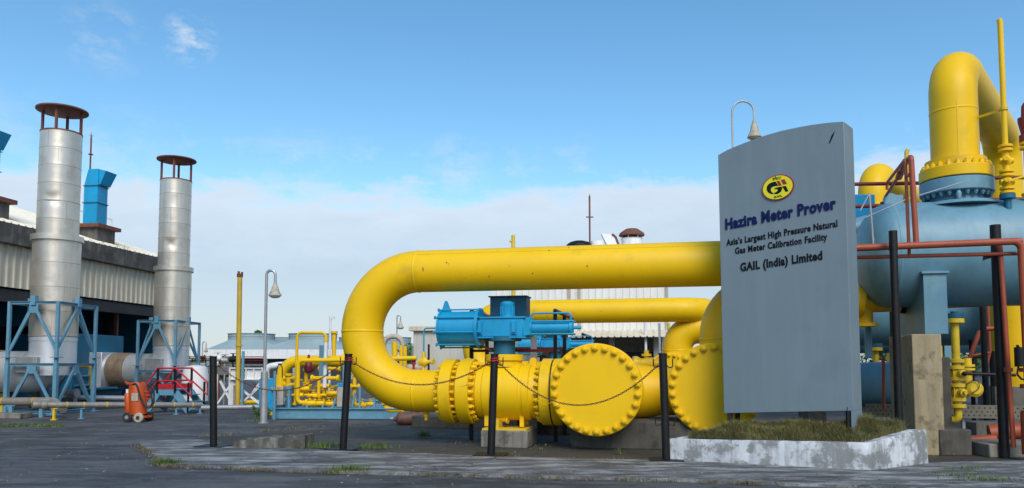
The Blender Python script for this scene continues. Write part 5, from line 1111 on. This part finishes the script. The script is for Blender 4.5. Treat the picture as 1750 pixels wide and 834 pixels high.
# ---------------------------------------------------------------- weeds and grass edges on the ground
m = MB(); r = random.Random(3)
def tuft(m, px, py, n, spread, h, sy=.35):
    c = gp(px, py)
    for i in range(n): blade(m, r, Vector((c.x + r.gauss(0, spread), c.y + r.gauss(0, spread * sy), .02)), h * r.uniform(.4, 1.3), .8, .004)
for (px, py, n, sp, h) in [(285, 796, 260, .10, .10), (598, 808, 300, .13, .09), (560, 767, 380, .16, .10), (640, 768, 320, .13, .09), (575, 810, 100, .1, .06), (725, 748, 120, .08, .14), (855, 779, 20, .03, .09), (1058, 778, 24, .03, .10), (440, 722, 60, .1, .1), (1640, 818, 160, .14, .07), (1690, 826, 200, .2, .07), (1655, 806, 100, .14, .06)]: tuft(m, px, py, n, sp, h)
for i in range(900): px = r.uniform(0, 110) ** 1; blade(m, r, gp(px, 727 + r.uniform(-2, 3)), .05 * r.uniform(.4, 1.2), .8, .006)
struct('green_weeds', m, GRASSG, 'stuff')
m = MB()
def edge_line(pts, n, wdt, h):
    P = [gp(*p) for p in pts]
    for i in range(n):
        k = r.randrange(len(P) - 1); q = P[k].lerp(P[k+1], r.random())
        if math.sin(q.x * 5) + math.sin(q.x * 13.7 + 2) + r.uniform(-1.2, 1.2) > -.2: blade(m, r, Vector((q.x + r.gauss(0, .03), q.y + r.gauss(0, wdt), .01)), h * r.uniform(.4, 1.4), 1.0, .004)
edge_line([(278, 799), (420, 805), (560, 810.5), (850, 818), (1140, 825), (1300, 830)], 2600, .035, .045)
edge_line([(232, 762), (262, 780), (278, 798)], 700, .06, .06); edge_line([(340, 750), (440, 740), (520, 733), (640, 726)], 900, .08, .07); edge_line([(395, 764), (460, 748), (520, 746)], 260, .06, .06)
edge_line([(395, 764), (560, 770.5), (840, 781), (1140, 789)], 350, .03, .04); edge_line([(1588, 797), (1640, 812), (1700, 826), (1750, 832)], 500, .09, .06); edge_line([(700, 745), (820, 760), (960, 770)], 260, .3, .05)
struct('dry_weeds', m, DRYW, 'stuff')
# leafy weed at the lamp foot
c = gp(447, 716); s = thing('leafy_weed', 'small leafy green weed at the foot of the street lamp', 'plant', Matrix.Translation(c)); m = MB()
leaf_crown(m, r, Vector((c.x, c.y, .16)), .26, 420, .035, (1.1, .8, .6)); part('leaves', m, GREENL, s)
m = MB()
for k in range(9): a = r.uniform(0, 6.28); m.tube([(c.x, c.y, 0), (c.x + .15 * math.cos(a), c.y + .15 * math.sin(a), .2)], .006, 5)
part('stem', m, BARK, s)
# small litter: leaves / gravel scattered on the paving
m = MB()
for i in range(700):
    px, py = r.uniform(0, 1750), 700 + 134 * r.random() ** .8; c = gp(px, py)
    if c.y > 20: continue
    s_ = r.uniform(.006, .02); a = r.uniform(0, 6.28); d = Vector((math.cos(a), math.sin(a), 0)) * s_; e = Vector((-d.y, d.x, 0)) * r.uniform(.4, .9); z = Vector((0, 0, .038)); m.add([c + z - d, c + z + e + Vector((0, 0, s_*.5)), c + z + d, c + z - e + Vector((0, 0, .003))], [(0, 1, 2, 3)])
struct('litter', m, TAN, 'stuff')
# ---------------------------------------------------------------- blue vessels at the right
VC = at(1640, 434, 12.9); VM = frame(VC.x, VC.y, -12); ZV = 3.2; RVs = .90
VC = at(1640, 434, 12.9); ZV = VC.z
def va(px, b=0, z=None): return a_of(px, VM, b, ZV if z is None else z)
aL0 = va(1528, -.5); aR0 = aL0 + 9.0
def vessel(label):
    s = thing('pressure_vessel', label, 'pressure vessel', VM, 'blue horizontal pressure vessels')
    m = MB(); hp = [(-.50 * math.cos(t), RVs * math.sin(t)) for t in [R(3), R(12), R(22), R(34), R(46), R(58), R(70), R(80), R(90)]]
    m.lathe([(aL0 + d, rr) for d, rr in hp] + [(aR0, RVs), (aR0 + .4, RVs * .6), (aR0 + .5, .05)], (0, 0, ZV), (1, 0, 0), 72)
    for a in (aL0 + .02, aL0 + 2.4, aL0 + 4.8): m.lathe([(a - .02, RVs), (a - .01, RVs + .006), (a + .01, RVs + .006), (a + .02, RVs)], (0, 0, ZV), (1, 0, 0), 72)
    sh = part('shell', m, VESSEL, s, local=True, sharp=45)
    an = va(1634, 0, ZV + 1.2); zf0, zf1, zf2 = z_of(331, 12.9), z_of(312, 12.9), z_of(291, 12.9)
    m = MB(); m.lathe([(ZV + RVs - .12, .66), (ZV + RVs - .06, .60), (ZV + RVs - .04, .44), (ZV + RVs + .05, .40), (zf0 - .03, .40)], (an, 0, 0), (0, 0, 1), 48); part('nozzle', m, VESSEL, s, local=True)
    m = MB(); flange_disc(m, zf0 - .03, zf1, .565, (an, 0, 0), (0, 0, 1), 56); fl = part('nozzle_flange', m, VESSEL, s, local=True); bolts(fl, BOLT_B, (an, 0, zf0 - .03), (0, 0, -1), .50, 24)
    m = MB(); c = Vector((an - .14, -.52, zf0 - .12)); m.lathe([(-.07, .03), (.02, .045), (.06, .03)], c, (0, 0, 1), 10); m.tube([c, c + Vector((.1, .3, .02))], .025, 8); part('gauge_tap', m, VESSEL, s, local=True)
    for a in (va(1574, -.72, 2.4), aL0 + 5.6):
        w_ = .34; m = MB(); m.box(a, a + w_, -.88, .8, z_of(570, 12.1), ZV - .42); m.box(a - .03, a + w_ + .03, -.92, .84, ZV - .42, ZV - .385); part('saddle', m, VESSEL, s, local=True)
    return s, an, zf1, zf2
VS, AN, ZF1, ZF2 = vessel('large blue pressure vessel on the tall tan pillar, nearest the camera')
# left end lug and ladder clip
m = MB(); m.box(aL0 + .0, aL0 + .30, -.03, .03, ZV + RVs - .05, ZV + RVs + .16); m.lathe([(-.02, .12), (.02, .12)], (aL0 + .1, 0, ZV + RVs + .08), (0, 1, 0), 16); part('lifting_lug', m, VESSEL, VS, local=True)

# tall yellow inverted-U pipe standing on the vessel's nozzle
TP = frame((VM @ Vector((AN, 0, 0))).x, (VM @ Vector((AN, 0, 0))).y, -12); tp = thing('overhead_pipe', 'tallest yellow pipe bending over from the nearest blue vessel', 'pipe', TP, 'yellow pipes arching up from the blue vessels')
m = MB(); flange_disc(m, ZF1 + .018, ZF2, .565, (0, 0, 0), (0, 0, 1), 56); f = part('flange', m, YELLOW, tp, local=True); bolts(f, BOLT_S, (0, 0, ZF2), (0, 0, 1), .50, 24)
m = MB(); m.lathe([(ZF1, .55), (ZF1 + .018, .55)], (0, 0, 0), (0, 0, 1), 48); part('gasket', m, BLACK, tp, local=True)
pc = TP.inverted() @ at(1728, 600, 17.2); rT = .372
ztop = z_of(87, 13.2) - rT
m = MB(); hd = Vector((pc.x, pc.y, 0)); path = fillet([(0, 0, ZF2 - .01), (0, 0, ztop), (hd.x, hd.y, ztop), (hd.x, hd.y, .9)], .62, 14); m.tube(path, rT, 48)
z190 = z_of(193, 12.9)
m.lathe([(-.02, rT), (-.01, rT + .006), (.01, rT + .006), (.02, rT)], (0, 0, z190), (0, 0, 1), 48); hv = hd.normalized(); m.lathe([(-.02, rT), (-.01, rT + .006), (.01, rT + .006), (.02, rT)], hv * .64 + Vector((0, 0, ztop)), hv, 48)
m.lathe([(0, .47), (.16, .47)], (0, 0, ZF2 - .005), (0, 0, 1), 40)
part('pipe', m, YELLOW, tp, local=True, sharp=50)
m = MB(); t = R(-100); m.bar((rT*math.cos(t), rT*math.sin(t), ZF2 + .2), (rT*math.cos(t), rT*math.sin(t), ztop - .7), .014, .008); part('weld_seam', m, YELLOW, tp, local=True)
m = MB(); m.box(hd.x - .55, hd.x + .55, hd.y - .5, hd.y + .5, 0, .9); part('pedestal', m, CONC, tp, local=True)

# tan concrete pillar
p0 = gp(1565, 778); PM = frame(p0.x, p0.y, -12); zp_ = z_of(571, p0.y)
pw = a_of(1612, PM, 0, 1.0)
m = MB(); m.box(0, pw, 0, .42, 0, zp_); m.box(.02, pw - .02, .48, .88, 0, zp_ - .01); m.box(.0, pw, .94, 1.3, 0, zp_); m.xf(PM); solo('concrete_pillar', m, CONCT, 'tall tan concrete pillar carrying the nearest blue vessel', 'pillar', None, .015)
m = MB(); m.box(5.2, 5.2 + pw, 0, 1.3, 0, zp_); m.xf(PM); solo('concrete_pillar', m, CONCT, 'tan concrete pillar carrying the right end of the nearest blue vessel', 'pillar', None, .015)
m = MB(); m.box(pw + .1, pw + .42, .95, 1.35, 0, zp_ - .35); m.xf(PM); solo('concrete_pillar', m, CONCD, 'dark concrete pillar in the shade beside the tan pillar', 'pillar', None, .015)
# copies of the vessel further back, lower
g2 = []
for (dx, dy, dz, lb) in ((.9, 6.6, -.52, 'second blue pressure vessel, in shade behind the nearest one'), (1.9, 13.0, -.62, 'third blue pressure vessel, deep in the shade of the row')):
    d = dup(VS, Matrix.Translation((dx, dy, dz)), lb)
    for q in (0, 5.2):
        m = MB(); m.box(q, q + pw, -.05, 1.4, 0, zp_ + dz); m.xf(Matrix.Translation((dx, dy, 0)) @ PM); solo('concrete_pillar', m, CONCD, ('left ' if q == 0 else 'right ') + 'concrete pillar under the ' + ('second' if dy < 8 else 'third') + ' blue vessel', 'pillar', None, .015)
t2 = dup(tp, Matrix.Translation((1.75, 6.6, -.25)), 'farther yellow arching pipe whose rounded top shows just right of the sign')
t3 = dup(tp, Matrix.Translation((4.0, 13.0, -.62)), 'farthest yellow arching pipe hidden behind the vessel row')
m = MB(); c = at(1479, 657, 15.5); e = at(1531, 657, 15.2); m.lathe([(0, .08), (.05, .32), (.15, .44), (1.2, .44), (1.3, .3), (1.36, .1)], c + Vector((-.6, 0, 0)), (e - c), 36); m.box(c.x - .1, c.x + .2, c.y - .3, c.y + .3, 0, c.z - .3); solo('drip_pot', m, VESSEL, 'small low blue drum between the sign and the tan pillar', 'drum')
# yellow reducer with flange peeking out right of the sign
c = at(1464, 513, 13.5); e = at(1478, 510, 12.6); ax = (at(1535, 517, 13.3) - c).normalized()
m = MB(); m.lathe([(0, .30), (.12, .30), (.14, .19), (.34, .17), (.62, .17), (.64, .2), (.70, .2)], c, ax, 32); m.tube([c + ax*.14 + Vector((0, 0, -.05)), c + ax*.14 + Vector((0, 0, -.42))], .12, 20); m.lathe([(0, .2), (.06, .2)], c + ax*.14 + Vector((0, 0, -.46)), (0, 0, 1), 24)
ry = solo('reducer_pipe', m, YELLOW, 'yellow flanged reducer under the blue vessel end, right of the sign', 'pipe')
m = MB(); m.lathe([(.705, .19), (.78, .19)], c, ax, 20); part('nut_ring', m, BLACK, ry)
# cyan actuator behind the sign
c0 = at(1464, 332, 15); c1 = at(1497, 376, 15); m = MB(); m.box(c0.x - .6, c1.x, 15, 15.5, c1.z, c0.z); ca = solo('blue_actuator', m, CYAN, 'bright blue actuator box right of the sign behind maroon rails', 'actuator', None, .02)
m = MB(); a = at(1478, 372, 14.9); m.tube([(a.x - .7, a.y, a.z - .14), (a.x + .5, a.y, a.z - .14)], .05, 10); m.tube([(a.x + .1, a.y, a.z - .5), (a.x + .1, a.y, a.z)], .14, 14); part('cylinder', m, CYAN, ca)
m = MB(); a = at(1478, 390, 13.8); m.lathe([(-.25, .2), (.1, .24), (.18, .24), (.2, .17), (.4, .15)], a, (1, 0, .15), 20); m.tube([(a.x, a.y, 1.5), a], .06, 10); solo('blue_gearbox', m, VESSEL, 'pale blue gearbox in the gap between sign and blue vessel', 'gearbox')

# maroon rails behind the vessel end
for (y0, y1, px1, lb) in ((314, 313, 1572, 'highest maroon rail right of the sign'), (352, 351, 1575, 'middle maroon rail right of the sign'), (374, 372, 1508, 'lowest short maroon rail right of the sign')):
    m = MB(); m.tube([at(1445, y0 + 1, 14.3), at(px1, y1, 14.3)], .036, 10); solo('maroon_rail', m, MAROON, lb, 'rail')
for (px0, px1, y, lb) in ((1690, 1760, 304, 'upper maroon rail behind the yellow vent valves'), (1688, 1760, 341, 'lower maroon rail behind the yellow vent valves')):
    m = MB(); m.tube([at(px0, y, 14.3), at(px1, y - 1, 14.2)], .036, 10); solo('maroon_rail', m, MAROON, lb, 'rail')
m = MB(); c = at(1549, 256, 17); m.tube([(c.x, c.y, 0), (c.x, c.y, c.z - .05), (c.x + .03, c.y, c.z)], .045, 10); solo('yellow_vent_pipe', m, YELLOW2, 'slim yellow vent pipe behind the red oxide handrail', 'vent pipe')

# ---------------------------------------------------------------- red oxide deluge pipes and black supports
def post(px, ybase, ytop, r, label, Yd=None, pxt=None):
    g = gp(px, ybase) if Yd is None else at(px, ybase, Yd); t = at(pxt or px, ytop, g.y); m = MB(); m.tube([(g.x, g.y, 0), (g.x, g.y, t.z)], r, 20); m.lathe([(-.28, r * 1.06), (0.004, r * 1.06)], (g.x, g.y, t.z), (0, 0, 1), 20)
    return solo('support_post', m, BLACK, label, 'post', 'tall black support posts at the right')
post(1513, 0, 395, .055, 'tall black support post just right of the grey sign', 10.9, 1506)
post(1716, 757, 385, .07, 'thickest tall black support post near the right edge', 11.4, 1704)
post(1531, 0, 0, .05, 'black support post behind the left tall post, in shade', 15.0, 1528) if False else None
for (px, Yd, yt, r_, lb) in ((1529, 16.2, 522, .06, 'black support post in the shade left of the tan pillar'), (1684, 15.5, 522, .06, 'black support post in the shade below the vessel at right'), (1662, 18.5, 560, .05, 'thin black support post farthest back under the vessels'), (1700, 17, 600, .09, 'short black support post behind the thick one')):
    g = at(px, 650, Yd); t = z_of(yt, Yd); m = MB(); m.tube([(g.x, g.y, 0), (g.x, g.y, t)], r_, 16); m.box(g.x - .16, g.x + .16, g.y - .16, g.y + .16, 0, .03); solo('support_post', m, BLACK, lb, 'post', 'tall black support posts at the right')
dl = at(1720, 411, 11.2)
rp = thing('deluge_pipe', 'red oxide deluge pipe running level across the nearest blue vessel', 'pipe', Matrix.Translation((dl.x, dl.y, 0)))
Lp, Rp_ = at(1455, 424, 11.15), at(1760, 411, 11.05)
Rc = at(1745, 412, 11.06)
m = MB(); m.tube([Lp, Rc], .052, 16); m.tube(fillet([Lp.lerp(Rc, .9), Rc, (Rc.x + .02, Rc.y, .1)], .12), .0525, 16)
part('main', m, REDPIPE, rp)
m = MB(); p_, q_ = at(1462, 440, 11.3), at(1745, 433, 11.2); m.tube([p_, q_], .03, 12); part('spray_line', m, REDPIPE, rp)
m = MB(); m.prism([at(1683, 431, 11.25), at(1704, 431, 11.25), at(1704, 438, 11.25), at(1681, 445, 11.25)], (0, .03, 0)); part('bracket', m, BLACK, rp)
for px, yb in ((1560, 424), (1745, 700)): pass
m = MB(); b_ = at(1566, 418, 11.15); t_ = at(1557, 268, 11.15); e_ = at(1516, 352, 13.0); m.tube(fillet([b_, t_, at(1549, 276, 11.6), at(1541, 292, 12.1)], .07), .040, 16); m.tube([at(1541, 292, 12.1), at(1536, 303, 12.3)], .055, 14); m.tube(fillet([at(1538, 298, 12.2), at(1513, 336, 13.2), at(1511, 347, 13.2), at(1505, 347, 13.2)], .06), .024, 12); part('riser', m, REDPIPE, rp)
m = MB(); m.tube(fillet([at(1554, 437, 11.25), at(1547, 272, 11.25), at(1516, 312, 13.0), at(1516, 324, 13.0)], .06), .024, 12); m.tube([at(1549, 300, 11.2), at(1562, 297, 11.2)], .03, 10); part('riser', m, REDPIPE, rp)
m = MB(); m.tube([at(1709, 420, 11.25), at(1732, 765, 11.25)], .034, 14); c = at(1723, 632, 11.25); m.lathe([(-.03, .06), (.03, .06)], c, (0, 0, 1), 14); part('drop_pipe', m, REDPIPE, rp)
c = Vector((Rc.x + .02, Rc.y, 0)); m = MB(); 
for z in (z_of(632, 11.1), z_of(660, 11.1), z_of(705, 11.1)): m.lathe([(-.03, .11), (.03, .11)], (c.x, c.y, z), (0, 0, 1), 18)
m.lathe([(.1, .12), (z_of(705, 11.1), .12)], (c.x, c.y, 0), (0, 0, 1), 18); part('flange', m, REDPIPE, rp)
m = MB(); m.tube([at(1760, 622, 11.0), at(1738, 590, 11.0)], .02, 8); a = at(1743, 610, 10.95); m.lathe([(-.14, .07), (.14, .07)], a, (0, 0, 1), 14); m.tube(fillet([a, a + Vector((-.05, 0, -.25)), a + Vector((.02, 0, -.33)), a + Vector((.12, 0, -.28))], .04), .014, 6); part('meter', m, BLACK, rp)
# thin stainless line sloping across the nozzle
m = MB(); m.tube([at(1478, 372, 12), at(1550, 340, 12.0), at(1655, 308, 12.1)], .009, 6); solo('sensing_line', m, GALV, 'thin steel sensing line sloping across the blue nozzle', 'tube')
m = MB(); m.tube([at(1486, 330, 12.6), at(1493, 420, 12.6)], .018, 6); m.tube([at(1486, 330, 12.6), at(1470, 360, 12.6)], .012, 6); solo('steel_stay', m, GALV, 'thin grey stay rod beside the blue actuator box', 'rod')
# background red pipework under the vessels
for i, (pts, r_, lb) in enumerate([([(1479, 532, 16), (1527, 530, 16)], .03, 'thin red pipe under the second vessel left of the pillar'), ([(1527, 530, 15.6), (1528, 600, 15.6)], .035, 'red upright pipe left of the tan pillar top'), ([(1510, 610, 14), (1510, 700, 14)], .03, 'thin red upright pipe behind the left tall black post'), ([(1608, 524, 15.2), (1680, 521, 15.2)], .035, 'level red pipe just below the nearest vessel'), ([(1655, 618, 16), (1674, 566, 16)], .045, 'slanting red brace pipe behind the yellow drain'), ([(1655, 609, 16), (1690, 603, 16)], .03, 'small level red pipe behind the yellow drain'), ([(1688, 520, 16.5), (1692, 600, 16.5), (1685, 630, 16.5)], .03, 'red upright pipe in the gap at right'), ([(1684, 562, 16), (1704, 561, 16)], .05, 'short red tee pipe in the gap at right'), ([(1690, 740, 13), (1760, 735, 12.8)], .14, 'thick red pipe lying low behind the thick black post'), ([(1655, 752, 12.3), (1700, 750, 12.3)], .07, 'red pipe on the ground beside the dark plinth')]):
    pipe('red_pipe', [at(*p) for p in pts], r_, REDPIPE, lb, bend=.08 if len(pts) > 2 else None)

# ---------------------------------------------------------------- yellow drain assemblies below the vessels
def drain(px, Yd, ytop, ybot, label, sc=1):
    c = at(px, 620, Yd); s = thing('drain_valve', label, 'valve', frame(c.x, c.y, -8), 'yellow drain valve stacks'); zt, zb = z_of(ytop, Yd), z_of(ybot, Yd); H = zt - zb; z = lambda f: zt - H * f; r = .062 * sc
    m = MB(); m.lathe([(z(-.08), r * .9), (z(0) + .02, r * .9)], (0, 0, 0), (0, 0, 1), 16); m.lathe([(z(0) + .012, r * 2.3), (z(0) + .09, r * 2.3)], (0, 0, 0), (0, 0, 1), 24); part('nozzle', m, TEAL, s, local=True)
    m = MB(); flange_disc(m, z(0) - .07, z(0) + .004, r * 2.3, (0, 0, 0), (0, 0, 1), 24, .004); m.tube([(0, 0, z(0)), (0, 0, z(.45))], r, 20)
    sp_ = part('spool', m, YELLOW2, s, local=True); m = MB(); m.tube([(0, 0, z(.44)), (0, 0, z(.935))], r * 1.05, 20)
    for f in (.45, .52, .64, .71, .86, .93): flange_disc(m, z(f) - .03, z(f) + .03, r * 2.0, (0, 0, 0), (0, 0, 1), 20, .004)
    part('flange_stack', m, YELLOW2, s, local=True)
    for f in (.585, .785):
        m = MB(); m.sphere((0, 0, z(f)), r * 1.6, 18, 12, (1, 1, 1.25)); m.lathe([(0, r), (r * 2.6, r), (r * 2.7, r * .5), (r * 3.4, r * .5)], (0, 0, z(f)), (.25, -1, 0), 14); 
        for k in range(8): t = k * .785; m.tube([(math.cos(t) * r * 1.65, math.sin(t) * r * 1.65, z(f - .075)), (math.cos(t) * r * 1.65, math.sin(t) * r * 1.65, z(f + .085))], .010, 6)
        part('valve_body', m, YELLOW2, s, local=True)
    m = MB(); m.tube(fillet([(0, 0, z(.93)), (0, 0, z(1.08)), (-.35, .25, z(1.08))], .08), r, 16); part('outlet', m, YELLOW2, s, local=True)
    m = MB(); m.tube(fillet([(.22, .12, z(.42)), (.22, .12, z(.80)), (.0, .06, z(.80))], .08), r * 1.1, 14); m.lathe([(0, .10), (.06, .13), (.12, .13), (.16, .08)], (.26, .08, z(.75)), (0, -1, 0), 18)
    for f in (.50, .54): m.lathe([(-.02, r * 1.8), (.02, r * 1.8)], (.22, .12, z(f)), (0, 0, 1), 16)
    part('bypass', m, YELLOW2, s, local=True)
    m = MB(); m.tube([(.04, -.2, z(.585)), (.85, -.1, z(.60))], .026, 8); m.sphere((.04, -.2, z(.585)), .04, 10, 8); part('lever', m, BLACK, s, local=True)
    m = MB(); m.tube(fillet([(.1, -.1, z(.70)), (.28, -.12, z(.62)), (.3, -.1, z(.74)), (.16, -.12, z(.80))], .06), .007, 6); part('cable', m, RUBBER, s, local=True)
    return s
drain(1634, 12.6, 545, 705, 'yellow drain valve stack right of the tan pillar')
drain(1497, 16.5, 594, 682, 'yellow drain valve stack between the sign and the tall black post')
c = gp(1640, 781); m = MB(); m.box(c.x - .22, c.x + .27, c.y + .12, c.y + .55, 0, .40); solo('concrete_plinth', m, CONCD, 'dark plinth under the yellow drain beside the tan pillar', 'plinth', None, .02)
c = gp(1692, 783); m = MB(); m.box(c.x, c.x + 1.3, c.y, c.y + .7, 0, .21); solo('concrete_plinth', m, CONC, 'grey concrete base block under the thick black post', 'plinth', None, .02)
c = at(1690, 700, 14.5); m = MB(); m.box(c.x - .25, c.x + .6, c.y, c.y + .5, 0, .30); solo('concrete_plinth', m, CONC, 'small concrete block behind the thick black post', 'plinth', None, .02)
# perforated cable tray
def tray(px0, px1, y0, y1, Yd, label):
    a, b = at(px0, y1, Yd), at(px1, y0, Yd - .3); a2 = at(px0, y0, Yd); W = Vector((b.x - a.x, b.y - a.y, 0)); H = a2.z - a.z; s = thing('cable_tray', label, 'cable tray', Matrix.Translation((a.x, a.y, 0)))
    m = MB(); m.add([a, a + W, a + W + Vector((0, 0, H)), a + Vector((0, 0, H))], [(0, 1, 2, 3)]); m.add([a, a + W, a + W + Vector((0, .1, 0)), a + Vector((0, .1, 0))], [(0, 1, 2, 3)]); m.add([a + Vector((0, 0, H)), a + W + Vector((0, 0, H)), a + W + Vector((0, .1, H)), a + Vector((0, .1, H))], [(0, 1, 2, 3)]); part('tray', m, TRAYM, s)
    m = MB(); n = int(W.length / .085); d = W.normalized(); nn = Vector((d.y, -d.x, 0))
    for i in range(n):
        for k in range(3):
            c = a + d * ((i + .5 + (k % 2) * .5) * .085) + Vector((0, 0, H * (k + .7) / 3.4)) + nn * .001; m.lathe([(0, .013), (.002, .013)], c, nn, 8)
    part('perforation', m, BLACK, s, kind='stuff')
    for f in (.25, .75):
        m = MB(); c = a + W * f + Vector((0, .12, 0)); m.bar((c.x, c.y, 0), (c.x, c.y, c.z + H), .05); part('leg', m, GALV, s)
tray(1614, 1770, 692, 714, 13.3, 'grey perforated cable tray low at the right')
tray(1480, 1545, 690, 712, 14.6, 'short grey perforated cable tray behind the planter grass')

# ---------------------------------------------------------------- vent pipe with valves on the vessel, far right
c = at(1722, 340, 12.2); vp = thing('vent_pipe', 'tall thin yellow vent pipe with stacked valves at the right edge', 'vent pipe', frame(c.x, c.y, -10)); zv = lambda py: z_of(py, 12.2)
zsh = zv(352); r = .042
m = MB(); m.tube([(0, 0, zv(250)), (0, 0, zv(40)), (-.01, 0, zv(33))], r, 16); part('pipe', m, YELLOW, vp, local=True)
m = MB()
for py in (250, 257, 293, 300, 322, 329): flange_disc(m, zv(py) - .02, zv(py) + .02, .105, (0, 0, 0), (0, 0, 1), 20, .004)
m.tube([(0, 0, zv(330)), (0, 0, zv(250))], .05, 14)
for py in (275, 311): m.sphere((0, 0, zv(py)), .082, 16, 12, (1, 1, 1.2)); m.lathe([(0, .05), (.13, .05), (.135, .035), (.19, .035)], (0, 0, zv(py)), (-.4, -1, 0), 12); m.lathe([(-.1, .05), (.1, .05)], (0, 0, zv(py)), (1, 0, 0), 12)
part('valve', m, YELLOW, vp, local=True)
m = MB(); flange_disc(m, zv(340), zv(332), .115, (0, 0, 0), (0, 0, 1), 20, .004); m.tube([(0, 0, zv(366)), (0, 0, zv(338))], .055, 14); part('nozzle', m, TEAL, vp, local=True)
m = MB(); e = vp.matrix_basis.inverted() @ at(1664, 187, 12.7); m.bar((0, 0, zv(186)), (e.x, e.y, zv(186)), .008, .045); m.lathe([(-.025, .06), (.025, .06)], (0, 0, zv(186)), (0, 0, 1), 14); m.tube([(e.x, e.y, zv(186)), (e.x - .06, e.y, zv(180))], .012, 6); part('brace_strap', m, YELLOW2, vp, local=True)
m = MB(); m.bar((0, -.1, zv(311)), (.5, -.15, zv(296)), .025, .03); part('lever', m, YELLOW, vp, local=True)
c = at(1752, 200, 12.3); s = thing('safety_valve', 'dark red safety valve on a yellow stub cut by the right edge', 'valve', frame(c.x, c.y, 0))
m = MB(); m.lathe([(zv(240), .10), (zv(228), .10), (zv(226), .07), (zv(205), .11), (zv(198), .11), (zv(196), .06), (zv(178), .05), (zv(172), .02)], (0, 0, 0), (0, 0, 1), 18); m.lathe([(0, .07), (.16, .08), (.17, .12), (.2, .12)], (0, 0, zv(214)), (1, 0, 0), 16); part('body', m, MAROON, s, local=True)
m = MB(); m.tube([(0, 0, zv(345)), (0, 0, zv(240))], .05, 14)
for py in (242, 250, 300, 330): flange_disc(m, zv(py) - .02, zv(py) + .02, .10, (0, 0, 0), (0, 0, 1), 18, .004)
part('stub', m, YELLOW, s, local=True)
